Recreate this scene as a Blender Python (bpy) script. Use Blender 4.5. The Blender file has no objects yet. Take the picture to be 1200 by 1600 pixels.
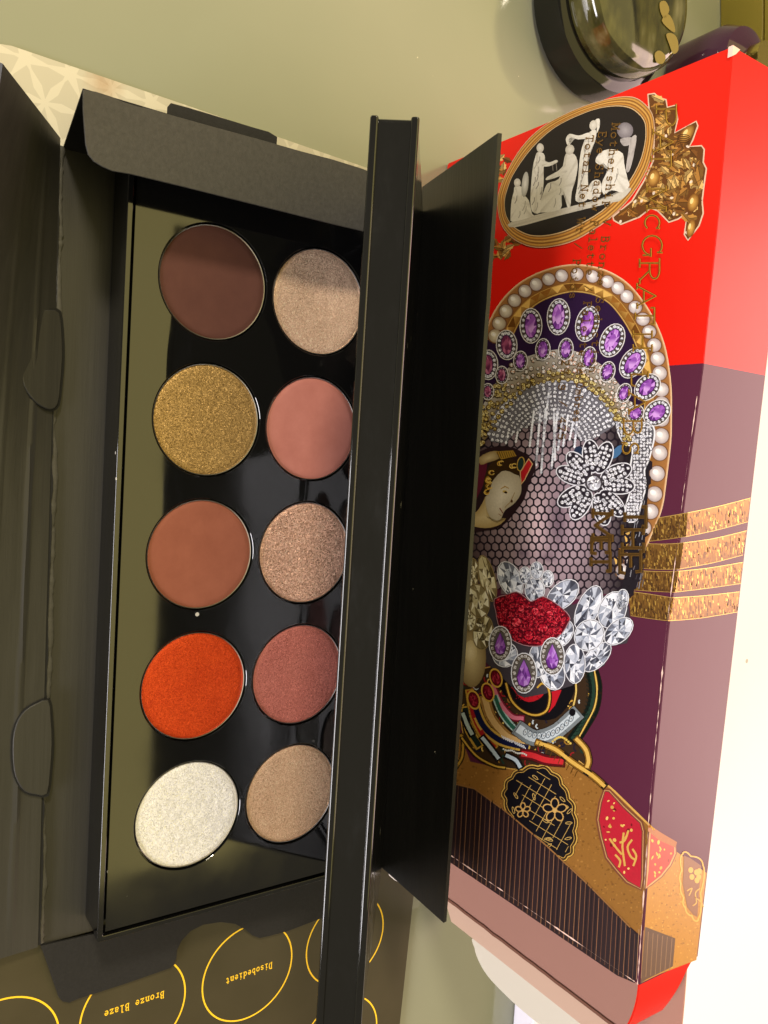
import bpy, bmesh, math, random
from mathutils import Vector, Matrix, noise
random.seed(7)
SC = bpy.context.scene
COL = SC.collection

# ------------------------------------------------------------------ camera
F_PX = 1279.1686                       # focal length for the 1200 x 1600 photograph
RW = [Vector((-0.063038169, 0.822333688, 0.565502869)),      # image right
      Vector((-0.995798110, -0.014113008, -0.090481748)),    # image up
      Vector((-0.066425243, -0.568830492, 0.819767991))]     # backwards
CAM = Vector((-0.029849141, -0.103595914, 0.228060322))
cd = bpy.data.cameras.new('camera'); cam = bpy.data.objects.new('camera', cd); COL.objects.link(cam)
cam.matrix_world = Matrix(((RW[0].x, RW[1].x, RW[2].x, CAM.x), (RW[0].y, RW[1].y, RW[2].y, CAM.y),
                           (RW[0].z, RW[1].z, RW[2].z, CAM.z), (0, 0, 0, 1)))
cd.sensor_fit = 'VERTICAL'; cd.sensor_height = 36.0; cd.lens = F_PX / 1600 * 36.0
cd.clip_start = 0.005; cd.clip_end = 50
SC.camera = cam

# ------------------------------------------------------------------ world, lamps, exposure
w = bpy.data.worlds.new('World'); SC.world = w; w.use_nodes = True
w.node_tree.nodes['Background'].inputs[0].default_value = (1.0, 0.88, 0.62, 1)
w.node_tree.nodes['Background'].inputs[1].default_value = 0.2

def area(name, loc, target, size, power, color, sy=None):
    l = bpy.data.lights.new(name, 'AREA'); l.energy = power; l.color = color
    l.shape = 'RECTANGLE' if sy else 'DISK'; l.size = size
    if sy: l.size_y = sy
    o = bpy.data.objects.new(name, l); COL.objects.link(o)
    o.location = loc
    o.rotation_euler = (Vector(target) - Vector(loc)).to_track_quat('-Z', 'Y').to_euler()
    return o
area('ceiling_panel', (-0.35, 0.75, 2.1), (-0.35, 0.75, 0), 3.2, 36, (1.0, 0.82, 0.26), 2.6)      # the lit yellowish ceiling
area('table_lamp', (-1.15, -0.45, 1.0), (0, 0, 0), 0.2, 20, (1.0, 0.87, 0.66))
area('front_fill', (0.55, -1.75, 0.62), (0.05, 0.05, 0.05), 1.2, 40, (1.0, 0.95, 0.98), 0.55)  # neutral fill added on the camera side to brighten the carton front
area('back_window', (0.25, 2.5, 1.5), (0.1, 0.2, 0), 2.4, 84, (1.0, 0.70, 0.64), 1.8)
SC.view_settings.view_transform = 'Standard'; SC.view_settings.look = 'None'
SC.view_settings.exposure = 0.0; SC.view_settings.gamma = 1.0; SC.view_settings.use_curve_mapping = False

# ------------------------------------------------------------------ pixel helpers (a pixel gives a direction, the plane the distance)
def ray(u, v):
    return RW[0] * ((u - 600) / F_PX) + RW[1] * (-(v - 800) / F_PX) - RW[2]
def onz(u, v, z):
    d = ray(u, v); return CAM + d * ((z - CAM.z) / d.z)
def onplane(u, v, p, n):
    d = ray(u, v); return CAM + d * ((Vector(p) - CAM).dot(n) / d.dot(n))
def catmull(pts, n=4, closed=True):
    out = []; m = len(pts)
    rng = range(m) if closed else range(m - 1)
    for i in rng:
        g = (lambda k: pts[k % m]) if closed else (lambda k: pts[min(max(k, 0), m - 1)])
        a, b, c, d = g(i - 1), g(i), g(i + 1), g(i + 2)
        for k in range(n):
            t = k / n; t2 = t * t; t3 = t2 * t
            out.append(tuple(0.5 * (2 * b[j] + (c[j] - a[j]) * t + (2 * a[j] - 5 * b[j] + 4 * c[j] - d[j]) * t2 + (3 * b[j] - a[j] - 3 * c[j] + d[j]) * t3) for j in range(len(b))))
    if not closed: out.append(tuple(pts[-1]))
    return out
def lin(c):
    return tuple(((x / 255) / 12.92 if x / 255 <= .04045 else ((x / 255 + .055) / 1.055) ** 2.4) for x in c)

# ------------------------------------------------------------------ materials
def mat(name, col, rough=0.5, metal=0.0, ior=1.45, spec=0.5, coat=0.0, trans=0.0):
    m = bpy.data.materials.new(name); m.use_nodes = True
    b = m.node_tree.nodes['Principled BSDF']
    b.inputs['Base Color'].default_value = (*col, 1); b.inputs['Roughness'].default_value = rough
    b.inputs['Metallic'].default_value = metal; b.inputs['IOR'].default_value = ior
    b.inputs['Specular IOR Level'].default_value = spec; b.inputs['Coat Weight'].default_value = coat
    b.inputs['Coat Roughness'].default_value = 0.08
    b.inputs['Transmission Weight'].default_value = trans
    return m, m.node_tree, b
def N(t, kind, **kw):
    n = t.nodes.new(kind)
    for k, v in kw.items(): setattr(n, k, v)
    return n
def noise_tex(t, scale, detail=4, rough=0.55, vec=None, sc=None):
    tc = N(t, 'ShaderNodeTexCoord'); src = tc.outputs['Object']
    if sc:
        mp = N(t, 'ShaderNodeMapping'); mp.inputs['Scale'].default_value = sc
        t.links.new(src, mp.inputs['Vector']); src = mp.outputs['Vector']
    n = N(t, 'ShaderNodeTexNoise'); n.inputs['Scale'].default_value = scale
    n.inputs['Detail'].default_value = detail; n.inputs['Roughness'].default_value = rough
    t.links.new(src, n.inputs['Vector']); return n
def ramp(t, src, stops):
    r = N(t, 'ShaderNodeValToRGB'); e = r.color_ramp.elements
    while len(e) < len(stops): e.new(0.5)
    for k, (p, c) in enumerate(stops):
        e[k].position = p; e[k].color = (*c, 1) if len(c) == 3 else c
    t.links.new(src, r.inputs['Fac']); return r
def bump(t, b, src, strength, dist):
    n = N(t, 'ShaderNodeBump'); n.inputs['Strength'].default_value = strength; n.inputs['Distance'].default_value = dist
    t.links.new(src, n.inputs['Height']); t.links.new(n.outputs['Normal'], b.inputs['Normal']); return n
def dust(t, b, base, scale=420, thr=0.035, col=(0.55, 0.53, 0.48)):
    """sparse pale specks lying on a dark surface"""
    tc = N(t, 'ShaderNodeTexCoord')
    v = N(t, 'ShaderNodeTexVoronoi'); v.inputs['Scale'].default_value = scale
    t.links.new(tc.outputs['Object'], v.inputs['Vector'])
    sp = N(t, 'ShaderNodeSeparateColor'); t.links.new(v.outputs['Color'], sp.inputs['Color'])
    pick = N(t, 'ShaderNodeMath', operation='GREATER_THAN'); pick.inputs[1].default_value = 0.965
    t.links.new(sp.outputs['Red'], pick.inputs[0])
    sz = N(t, 'ShaderNodeMath', operation='MULTIPLY'); sz.inputs[1].default_value = thr * 6
    t.links.new(sp.outputs['Green'], sz.inputs[0])
    near = N(t, 'ShaderNodeMath', operation='LESS_THAN'); t.links.new(v.outputs['Distance'], near.inputs[0]); t.links.new(sz.outputs[0], near.inputs[1])
    f = N(t, 'ShaderNodeMath', operation='MULTIPLY'); t.links.new(pick.outputs[0], f.inputs[0]); t.links.new(near.outputs[0], f.inputs[1])
    mx = N(t, 'ShaderNodeMix', data_type='RGBA'); t.links.new(f.outputs[0], mx.inputs['Factor'])
    if isinstance(base, tuple): mx.inputs['A'].default_value = (*base, 1)
    else: t.links.new(base, mx.inputs['A'])
    mx.inputs['B'].default_value = (*col, 1)
    t.links.new(mx.outputs['Result'], b.inputs['Base Color'])

M = {}
# pale green glossy table
m, t, b = mat('table_glass', (0.3, 0.3, 0.16), 0.16, spec=0.6, ior=1.5, coat=0.4); M['table'] = m
n = noise_tex(t, 6, 5); r = ramp(t, n.outputs['Fac'], [(0.3, (0.21, 0.225, 0.165)), (0.7, (0.25, 0.26, 0.19))])
dust(t, b, r.outputs['Color'], 260, 0.02, (0.6, 0.58, 0.42))
n2 = noise_tex(t, 3.0, 3); r2 = ramp(t, n2.outputs['Fac'], [(0.35, (0.05,) * 3), (0.7, (0.16,) * 3)]); t.links.new(r2.outputs['Color'], b.inputs['Roughness'])
# glossy black compact
m, t, b = mat('black_lacquer', (0.004, 0.004, 0.004), 0.03, ior=1.78, spec=0.5); M['lacquer'] = m
dust(t, b, (0.004, 0.004, 0.004), 300, 0.03)
n = noise_tex(t, 30, 1); bump(t, b, n.outputs['Fac'], 0.16, 0.0016)
n = noise_tex(t, 26, 4); r = ramp(t, n.outputs['Fac'], [(0.42, (0.025,) * 3), (0.72, (0.13,) * 3)]); t.links.new(r.outputs['Color'], b.inputs['Roughness'])
m, t, b = mat('black_lacquer_dusty', (0.004, 0.004, 0.004), 0.03, ior=1.78, spec=0.5); M['lacquer_lid'] = m
dust(t, b, (0.004, 0.004, 0.004), 230, 0.05, (0.5, 0.5, 0.48))
n = noise_tex(t, 30, 1); bump(t, b, n.outputs['Fac'], 0.16, 0.0016)
n = noise_tex(t, 60, 5, 0.7, sc=(.4, 1, 1)); r = ramp(t, n.outputs['Fac'], [(0.42, (0.03,) * 3), (0.7, (0.26,) * 3)]); t.links.new(r.outputs['Color'], b.inputs['Roughness'])
m, t, b = mat('mirror', (0.85, 0.85, 0.85), 0.01, metal=1.0); M['mirror'] = m
# black ribbed card
def card_mat(name, c, rough, ribs=True, spec=0.5):
    m, t, b = mat(name, c, rough, spec=spec)
    a = noise_tex(t, 320, 5, 0.7, sc=(0.03, 1, 1)) if ribs else noise_tex(t, 900, 5, 0.7)
    rr = ramp(t, a.outputs['Fac'], [(0.3, tuple(x * 0.85 for x in c)), (0.72, tuple(x * 1.2 for x in c))])
    dust(t, b, rr.outputs['Color'], 330, 0.02, (0.4, 0.38, 0.3))
    bump(t, b, a.outputs['Fac'], 0.22, 0.0005)
    return m
M['card'] = card_mat('black_card', (0.029, 0.028, 0.025), 0.5)
M['card_panel'] = card_mat('black_card_panel', (0.012, 0.012, 0.012), 0.36)
M['card_lit'] = card_mat('black_card_lit', (0.055, 0.052, 0.044), 0.62, ribs=False, spec=0.3)  # same black card, lighter: the lit look of the dust flap in its colour
M['card_shaded'] = card_mat('black_card_shaded', (0.016, 0.016, 0.016), 0.7, ribs=False, spec=0.3)  # same black card, darker: shade on the turned-away end flap put into colour
M['worn'] = card_mat('worn_card_edge', (0.075, 0.073, 0.066), 0.7, ribs=False)
m, t, b = mat('raw_paper', (0.75, 0.66, 0.6), 0.8); M['raw'] = m
# tin of the pans
M['tin'], _, _ = mat('pan_tin', (0.55, 0.52, 0.48), 0.3, metal=1.0)

# ------------------------------------------------------------------ object helpers
def link(o, parent=None):
    COL.objects.link(o)
    if parent: o.parent = parent
    return o
def obj(name, verts, faces, material, parent=None, smooth=False, bevel=0, seg=2):
    me = bpy.data.meshes.new(name); me.from_pydata([tuple(v) for v in verts], [], faces); me.update()
    bm = bmesh.new(); bm.from_mesh(me); bmesh.ops.recalc_face_normals(bm, faces=bm.faces); bm.to_mesh(me); bm.free()
    me.materials.append(material)
    if smooth:
        for p in me.polygons: p.use_smooth = True
        me.set_sharp_from_angle(angle=math.radians(38))
    o = link(bpy.data.objects.new(name, me), parent)
    if bevel:
        md = o.modifiers.new('bevel', 'BEVEL'); md.width = bevel; md.segments = seg; md.limit_method = 'ANGLE'; md.angle_limit = math.radians(35)
        for p in me.polygons: p.use_smooth = True
        md.harden_normals = True
    return o
def empty(name, loc=(0, 0, 0)):
    o = bpy.data.objects.new(name, None); o.location = (0, 0, 0); COL.objects.link(o); o.empty_display_size = 0.01; return o
def tag(o, label=None, cat=None, group=None, kind=None):
    for k, v in (('label', label), ('category', cat), ('group', group), ('kind', kind)):
        if v: o[k] = v
    return o
def hexa(name, c8, material, parent=None, bevel=0, seg=2):
    """c8: four bottom corners in order, then the four above them"""
    return obj(name, c8, [(3, 2, 1, 0), (4, 5, 6, 7), (0, 1, 5, 4), (1, 2, 6, 5), (2, 3, 7, 6), (3, 0, 4, 7)], material, parent, bevel=bevel, seg=seg)
def box(name, lo, hi, material, parent=None, bevel=0, seg=2):
    x0, y0, z0 = lo; x1, y1, z1 = hi
    return hexa(name, [(x0, y0, z0), (x1, y0, z0), (x1, y1, z0), (x0, y1, z0), (x0, y0, z1), (x1, y0, z1), (x1, y1, z1), (x0, y1, z1)], material, parent, bevel, seg)
def slab(name, pts, thick, material, parent=None, normal=None, bevel=0):
    """a flat outline given thickness away from its normal"""
    pts = [Vector(p) for p in pts]; n = len(pts)
    nn = Vector(normal).normalized()
    low = [p - nn * thick for p in pts]
    return obj(name, pts + low, [tuple(range(n)), tuple(range(2 * n - 1, n - 1, -1))] + [(i, (i + 1) % n, n + (i + 1) % n, n + i) for i in range(n)], material, parent, bevel=bevel)
def sheet(name, fn, nu, nv, thick, material, parent=None, smooth=True):
    """grid surface fn(s,t) -> point, made solid"""
    P = [[Vector(fn(i / nu, j / nv)) for j in range(nv + 1)] for i in range(nu + 1)]
    vs = []; idx = {}
    for side in (0, 1):
        for i in range(nu + 1):
            for j in range(nv + 1):
                a = P[min(i + 1, nu)][j] - P[max(i - 1, 0)][j]; c = P[i][min(j + 1, nv)] - P[i][max(j - 1, 0)]
                nrm = a.cross(c).normalized()
                idx[side, i, j] = len(vs); vs.append(P[i][j] - nrm * (thick * side))
    fs = []
    for i in range(nu):
        for j in range(nv):
            fs.append((idx[0, i, j], idx[0, i + 1, j], idx[0, i + 1, j + 1], idx[0, i, j + 1]))
            fs.append((idx[1, i, j], idx[1, i, j + 1], idx[1, i + 1, j + 1], idx[1, i + 1, j]))
    for i in range(nu):
        fs.append((idx[0, i, 0], idx[1, i, 0], idx[1, i + 1, 0], idx[0, i + 1, 0])); fs.append((idx[0, i, nv], idx[0, i + 1, nv], idx[1, i + 1, nv], idx[1, i, nv]))
    for j in range(nv):
        fs.append((idx[0, 0, j], idx[0, 0, j + 1], idx[1, 0, j + 1], idx[1, 0, j])); fs.append((idx[0, nu, j], idx[1, nu, j], idx[1, nu, j + 1], idx[0, nu, j + 1]))
    return obj(name, vs, fs, material, parent, smooth=smooth)
def lathe(name, prof, material, parent=None, seg=64, smooth=True, center=(0, 0)):
    """prof: (radius, z) pairs"""
    vs = []; fs = []
    for (r_, z) in prof:
        for k in range(seg):
            a = 2 * math.pi * k / seg; vs.append((center[0] + r_ * math.cos(a), center[1] + r_ * math.sin(a), z))
    for i in range(len(prof) - 1):
        for k in range(seg):
            k2 = (k + 1) % seg; fs.append((i * seg + k, i * seg + k2, (i + 1) * seg + k2, (i + 1) * seg + k))
    if prof[0][0] > 0: fs.append(tuple(range(seg - 1, -1, -1)))
    if prof[-1][0] > 0: fs.append(tuple((len(prof) - 1) * seg + k for k in range(seg)))
    o = obj(name, vs, fs, material, parent, smooth=smooth)
    return o
def nz(x, y=0, z=0): return noise.noise(Vector((x, y, z)))

# ================================================================== the setting
T = box('table', (-1.4, -0.9, -0.03), (1.4, 1.3, 0.0), M['table']); tag(T, kind='structure')

# cream patterned sheet under the box
m, t, b = mat('cream_patterned_paper', (0.72, 0.64, 0.4), 0.55); M['cream'] = m
# a lattice of six petalled stars: three families of pale bands
tc = N(t, 'ShaderNodeTexCoord'); acc = None
for k in range(3):
    ang = math.radians(60 * k + 3)
    mp = N(t, 'ShaderNodeMapping'); mp.inputs['Rotation'].default_value = (0, 0, ang); t.links.new(tc.outputs['Object'], mp.inputs['Vector'])
    sx_ = N(t, 'ShaderNodeSeparateXYZ'); t.links.new(mp.outputs['Vector'], sx_.inputs[0])
    P_ = 0.0092
    d1 = N(t, 'ShaderNodeMath', operation='PINGPONG'); d1.inputs[1].default_value = P_ / 2; t.links.new(sx_.outputs['X'], d1.inputs[0])
    # half width of the band swells between the crossings
    py_ = N(t, 'ShaderNodeMath', operation='PINGPONG'); py_.inputs[1].default_value = P_ / 1.1547 / 2; t.links.new(sx_.outputs['Y'], py_.inputs[0])
    wd = N(t, 'ShaderNodeMath', operation='MULTIPLY_ADD'); wd.inputs[1].default_value = 0.2; wd.inputs[2].default_value = 0.0003; t.links.new(py_.outputs[0], wd.inputs[0])
    lt = N(t, 'ShaderNodeMath', operation='LESS_THAN'); t.links.new(d1.outputs[0], lt.inputs[0]); t.links.new(wd.outputs[0], lt.inputs[1])
    if acc is None: acc = lt.outputs[0]
    else:
        mxm = N(t, 'ShaderNodeMath', operation='MAXIMUM'); t.links.new(acc, mxm.inputs[0]); t.links.new(lt.outputs[0], mxm.inputs[1]); acc = mxm.outputs[0]
cm = N(t, 'ShaderNodeMix', data_type='RGBA'); cm.inputs['A'].default_value = (0.47, 0.44, 0.33, 1); cm.inputs['B'].default_value = (0.56, 0.525, 0.40, 1)
t.links.new(acc, cm.inputs['Factor'])
# one brown stain
sp_ = onz(163, 131, 0.001)
sub = N(t, 'ShaderNodeVectorMath', operation='DISTANCE'); t.links.new(tc.outputs['Object'], sub.inputs[0]); sub.inputs[1].default_value = tuple(sp_)
nn_ = noise_tex(t, 500, 4)
ad = N(t, 'ShaderNodeMath', operation='MULTIPLY_ADD'); ad.inputs[1].default_value = 0.004; t.links.new(nn_.outputs['Fac'], ad.inputs[0]); t.links.new(sub.outputs['Value'], ad.inputs[2])
st = ramp(t, ad.outputs[0], [(0.0036, (0.8, 0.8, 0.8)), (0.0042, (0, 0, 0))])
cm2 = N(t, 'ShaderNodeMix', data_type='RGBA'); t.links.new(st.outputs['Color'], cm2.inputs['Factor']); t.links.new(cm.outputs['Result'], cm2.inputs['A']); cm2.inputs['B'].default_value = (0.33, 0.17, 0.06, 1)
t.links.new(cm2.outputs['Result'], b.inputs['Base Color'])
e = [(0.03, -0.0700), (0.03, 0.040)]
cs = slab('patterned_sheet', [(-0.1215, 0.0400, .0008), (-0.1236, -0.02, .0008), (-0.1249, -0.066, .0008), (-0.1238, -0.073, .0008), (-0.119, -0.078, .0008), (0.06, -0.078, .0008), (0.06, 0.04, .0008)], 0.0006, M['cream'], normal=(0, 0, 1))
tag(cs, 'cream paper sheet with pale star lattice and brown stain, under the black box', 'paper')

# dark shade-name card under the box
m, t, b = mat('dark_printed_card', (0.05, 0.042, 0.022), 0.3, spec=0.55); M['shadecard'] = m
n = noise_tex(t, 40, 3); r = ramp(t, n.outputs['Fac'], [(0.3, (0.044, 0.037, 0.019)), (0.7, (0.056, 0.047, 0.026))]); dust(t, b, r.outputs['Color'], 300, 0.015)
M['yellow_ink'], _, _ = mat('yellow_ink', lin((250, 205, 45)), 0.4)
SHC = empty('shade_card'); tag(SHC, 'dark olive card printed with yellow rings and shade names, under the black box', 'card')
slab('card_sheet', [(0.070, -0.125, .0016), (0.235, -0.125, .0016), (0.235, 0.0722, .0016), (0.128, 0.0775, .0016), (0.07, 0.079, .0016)], 0.0007, M['shadecard'], SHC, normal=(0, 0, 1))
def ring(name, cx, cy, r0, r1, z, material, parent, seg=72):
    vs = []; fs = []
    for k in range(seg):
        a = 2 * math.pi * k / seg
        vs += [(cx + r0 * math.cos(a), cy + r0 * math.sin(a), z), (cx + r1 * math.cos(a), cy + r1 * math.sin(a), z)]
    for k in range(seg):
        j = (k + 1) % seg; fs.append((2 * k, 2 * k + 1, 2 * j + 1, 2 * j))
    return obj(name, vs, fs, material, parent)
for row in (0, 1):
    for k in range(4):
        ring('printed_ring', 0.1372 + 0.037 * row, -0.0615 + 0.0368 * k, 0.01535, 0.01585, 0.00163, M['yellow_ink'], SHC)

# ------------------------------------------------------------------ a stroke alphabet (0..1 wide, 0..1 cap height) with small serifs
def arc(cx, cy, rx, ry, a0, a1, n=8):
    return [(cx + rx * math.cos(math.radians(a0 + (a1 - a0) * k / n)), cy + ry * math.sin(math.radians(a0 + (a1 - a0) * k / n))) for k in range(n + 1)]
def sf(x, y, w_=0.16): return [(x - w_, y), (x + w_, y)]
G = {
 'P': [[(.2, 0), (.2, 1)], arc(.5, .74, .34, .26, 90, -90), [(.2, 1), (.5, 1)], [(.2, .48), (.5, .48)], sf(.2, 0), sf(.12, 1, .1)],
 'A': [[(.05, 0), (.5, 1), (.95, 0)], [(.22, .36), (.78, .36)], sf(.05, 0, .12), sf(.95, 0, .12)],
 'T': [[(.5, 0), (.5, 1)], [(.05, .84), (.05, 1), (.95, 1), (.95, .84)], sf(.5, 0)],
 'M': [[(.12, 0), (.14, 1), (.5, .12), (.86, 1), (.9, 0)], sf(.12, 0, .12), sf(.9, 0, .12), sf(.1, 1, .08), sf(.9, 1, .08)],
 'G': [arc(.52, .5, .44, .5, 50, 350, 14), [(.95, .44), (.95, .06)], [(.66, .44), (1.0, .44)], [(.82, .78), (.84, 1)]],
 'R': [[(.2, 0), (.2, 1)], arc(.5, .75, .34, .25, 90, -90), [(.2, 1), (.5, 1)], [(.2, .5), (.5, .5)], [(.5, .5), (.9, 0)], sf(.2, 0), sf(.94, 0, .1), sf(.12, 1, .1)],
 'H': [[(.15, 0), (.15, 1)], [(.85, 0), (.85, 1)], [(.15, .5), (.85, .5)], sf(.15, 0), sf(.85, 0), sf(.15, 1), sf(.85, 1)],
 'L': [[(.2, 1), (.2, 0), (.85, 0), (.9, .22)], sf(.2, 1)],
 'B': [[(.2, 0), (.2, 1)], arc(.48, .77, .32, .23, 90, -90), arc(.48, .27, .4, .27, 90, -90), [(.08, 1), (.48, 1)], [(.2, .54), (.48, .54)], [(.08, 0), (.48, 0)]],
 'S': [arc(.5, .75, .32, .25, 30, 255, 10) + arc(.5, .25, .36, .25, 85, -150, 10), [(.82, .76), (.84, .98)], [(.13, .22), (.12, 0)]],
 'E': [[(.2, 0), (.2, 1)], [(.08, 1), (.82, 1), (.84, .8)], [(.2, .52), (.64, .52)], [(.08, 0), (.86, 0), (.9, .22)]],
 'N': [[(.15, 0), (.15, 1), (.85, 0), (.85, 1)], sf(.15, 0), sf(.85, 1)],
 'W': [[(.02, 1), (.26, 0), (.5, .8), (.74, 0), (.98, 1)], sf(.04, 1, .1), sf(.96, 1, .1)],
 'V': [[(.05, 1), (.5, 0), (.95, 1)], sf(.05, 1, .12), sf(.95, 1, .12)],
 'D': [[(.2, 0), (.2, 1)], [(.08, 1), (.45, 1)], [(.08, 0), (.45, 0)], arc(.45, .5, .45, .5, 90, -90)],
 'O': [arc(.5, .5, .43, .5, 0, 360, 18)],
 'C': [arc(.52, .5, .44, .5, 45, 315, 14), [(.84, .8), (.86, 1)]],
 'a': [arc(.5, .5, .3, .14, 150, 0, 6) + [(.8, .1), (.92, 0)], arc(.5, .19, .3, .19, 90, 400, 12)],
 'b': [[(.08, 1), (.2, 1), (.2, 0)], arc(.5, .31, .34, .31, 0, 360, 14)],
 'c': [arc(.52, .31, .36, .31, 40, 320, 12)],
 'd': [[(.68, 1), (.8, 1), (.8, 0), (.94, 0)], arc(.48, .31, .34, .31, 0, 360, 14)],
 'e': [[(.14, .33), (.86, .33)], arc(.5, .31, .36, .31, 0, 310, 12)],
 'h': [[(.08, 1), (.2, 1), (.2, 0)], arc(.5, .38, .3, .24, 180, 0, 8) + [(.8, 0)], sf(.2, 0, .14), sf(.8, 0, .14)],
 'i': [[(.25, .62), (.5, .62), (.5, 0)], [(.18, 0), (.84, 0)], [(.46, .86), (.54, .92)]],
 'l': [[(.22, 1), (.5, 1), (.5, 0)], [(.16, 0), (.84, 0)]],
 'm': [[(.04, .62), (.14, .62), (.14, 0)], arc(.32, .42, .18, .2, 180, 0, 6) + [(.5, 0)], arc(.68, .42, .18, .2, 180, 0, 6) + [(.86, 0)]],
 'n': [[(.06, .62), (.2, .62), (.2, 0)], arc(.5, .38, .3, .24, 180, 0, 8) + [(.8, 0)], sf(.2, 0, .14), sf(.8, 0, .14)],
 'o': [arc(.5, .31, .38, .31, 0, 360, 16)],
 'p': [[(.06, .62), (.2, .62), (.2, -.3)], arc(.5, .31, .34, .31, 0, 360, 14), sf(.22, -.3, .16)],
 'r': [[(.1, .62), (.32, .62), (.32, 0)], arc(.62, .36, .3, .26, 180, 50, 6), [(.12, 0), (.6, 0)]],
 's': [arc(.5, .46, .28, .16, 20, 250, 8) + arc(.5, .16, .31, .16, 80, -150, 8)],
 't': [[(.4, .86), (.4, .16)] + arc(.6, .16, .2, .16, 180, 330, 5), [(.12, .62), (.8, .62)]],
 'u': [[(.06, .62), (.2, .62)] + arc(.5, .24, .3, .24, 180, 360, 8) + [(.8, .62)], [(.8, .62), (.8, 0), (.94, 0)]],
 'w': [[(.04, .62), (.28, 0), (.5, .52), (.72, 0), (.96, .62)]],
 'y': [[(.08, .62), (.5, 0)], [(.92, .62), (.35, -.28), (.1, -.28)]],
 'z': [[(.16, .5), (.16, .62), (.84, .62), (.14, 0), (.86, 0), (.86, .12)]],
 'g': [arc(.48, .36, .32, .26, 0, 360, 14), [(.8, .62), (.8, -.1)] + arc(.48, -.1, .32, .2, 0, -150, 6)],
 '2': [arc(.5, .72, .34, .28, 160, -30, 8) + [(.14, 0), (.88, 0)]], '9': [arc(.5, .68, .34, .32, 0, 360, 14), [(.84, .68), (.5, 0)]],
 '5': [[(.8, 1), (.22, 1), (.18, .56)] + arc(.48, .3, .36, .3, 110, -150, 8)], '4': [[(.68, 0), (.68, 1), (.1, .3), (.92, .3)]], '7': [[(.12, 1), (.88, 1), (.4, 0)]], '/': [[(.1, -.1), (.9, 1.05)]], '.': [[(.45, 0), (.55, .06)]],
}
def stroke_quads(pts, w_):
    """flat ribbon quads along a 2D polyline"""
    out = []
    for a, c in zip(pts[:-1], pts[1:]):
        dx, dy = c[0] - a[0], c[1] - a[1]; L = math.hypot(dx, dy)
        if L < 1e-9: continue
        nx, ny = -dy / L * w_ / 2, dx / L * w_ / 2; ex, ey = dx / L * w_ * .35, dy / L * w_ * .35
        out.append([(a[0] - ex + nx, a[1] - ey + ny), (a[0] - ex - nx, a[1] - ey - ny), (c[0] + ex - nx, c[1] + ey - ny), (c[0] + ex + nx, c[1] + ey + ny)])
    return out
def flat_text(name, s, org, adv, up, pitch, h, wline, z, material, parent):
    vs = []; fs = []; k = 0
    for i, ch in enumerate(s):
        for st_ in G.get(ch, []):
            q_ = [((i + p[0] * .78) * pitch, p[1] * h) for p in st_]
            for q in stroke_quads(q_, wline):
                fs.append(tuple(range(len(vs), len(vs) + 4)))
                for p in q: vs.append(Vector(org) + Vector(adv) * p[0] + Vector(up) * p[1] + Vector((0, 0, (k % 4) * 2e-6)))
                k += 1
    return obj(name, vs, fs, material, parent)
flat_text('lettering', 'Bronze Blaze', (0.1343, -0.0158, 0.00163), (0.02, -1, 0), (1, 0.02, 0), 0.00150, 0.0021, 0.00028, 0, M['yellow_ink'], SHC)
flat_text('lettering', 'Disobedient', (0.1365, 0.0205, 0.00163), (0.03, -1, 0), (1, 0.03, 0), 0.00150, 0.0021, 0.00028, 0, M['yellow_ink'], SHC)

# white board behind the carton
m, t, b = mat('white_board', (0.84, 0.82, 0.93), 0.6); M['white'] = m
dust(t, b, (0.84, 0.82, 0.93), 160, 0.03, (0.45, 0.43, 0.42))
wb = box('white_board', (-0.105, 0.135, 0.0), (0.62, 0.75, 0.012), M['white'], bevel=0.0015); tag(wb, 'plain white board with faint specks, lying behind the red carton', 'board')

# ================================================================== the black cardboard box that holds the palette
TR = empty('cardboard_tray'); tag(TR, 'opened black cardboard inner box holding the eyeshadow palette', 'box')
box('base_panel', (-0.1035, -0.0545, 0.0018), (0.1085, 0.0645, 0.0026), M['card'], TR)
# far wall leaning in towards the compact lid, and the tall panel hinged on it
LEAN = math.radians(38.2); TL = math.tan(LEAN)
def lid_y(z): return 0.001 + (0.081 - z) * TL
def far_wall(s, t_):
    x = -0.1095 + 0.2125 * s; ztop = 0.0284 - 0.0084 * s
    z = 0.0030 + (ztop - 0.0030) * t_
    return (x, lid_y(z) + 0.0020 + 0.0002 * math.sin(s * 9), z)
sheet('far_wall', far_wall, 30, 4, 0.0006, M['card_panel'], TR)
def panel(s, t_):
    b0 = Vector((-0.1095, lid_y(0.0284) - 0.0016, 0.0290)); b1 = Vector((0.1025, lid_y(0.0202) - 0.0006, 0.0208))
    t0 = Vector((-0.1095, 0.0300, 0.0735)); t1 = Vector((0.1040, 0.0479, 0.0533))
    lo = b0.lerp(b1, s); hi = t0.lerp(t1, s)
    p = lo.lerp(hi, t_)
    return p + Vector((0, 0.0006 * math.sin(t_ * 3.1) * math.sin(s * 3.1) + 0.00015 * nz(s * 30, t_ * 4), 0))
sheet('lid_panel', panel, 60, 8, 0.0011, M['card_panel'], TR)
# raw paper showing where the panel is torn at its corner
pl_p = Vector((0.1025, 0.0495, 0.022)); pl_n = Vector((0.0, -0.9, 0.3)).normalized()
slab('torn_edge', [onplane(u, v, pl_p, pl_n) for u, v in [(606, 1361), (609, 1360), (618, 1368), (630, 1378), (637, 1386), (628, 1382), (615, 1374), (608, 1368)]], 0.0004, M['raw'], TR, normal=pl_n)
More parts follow.
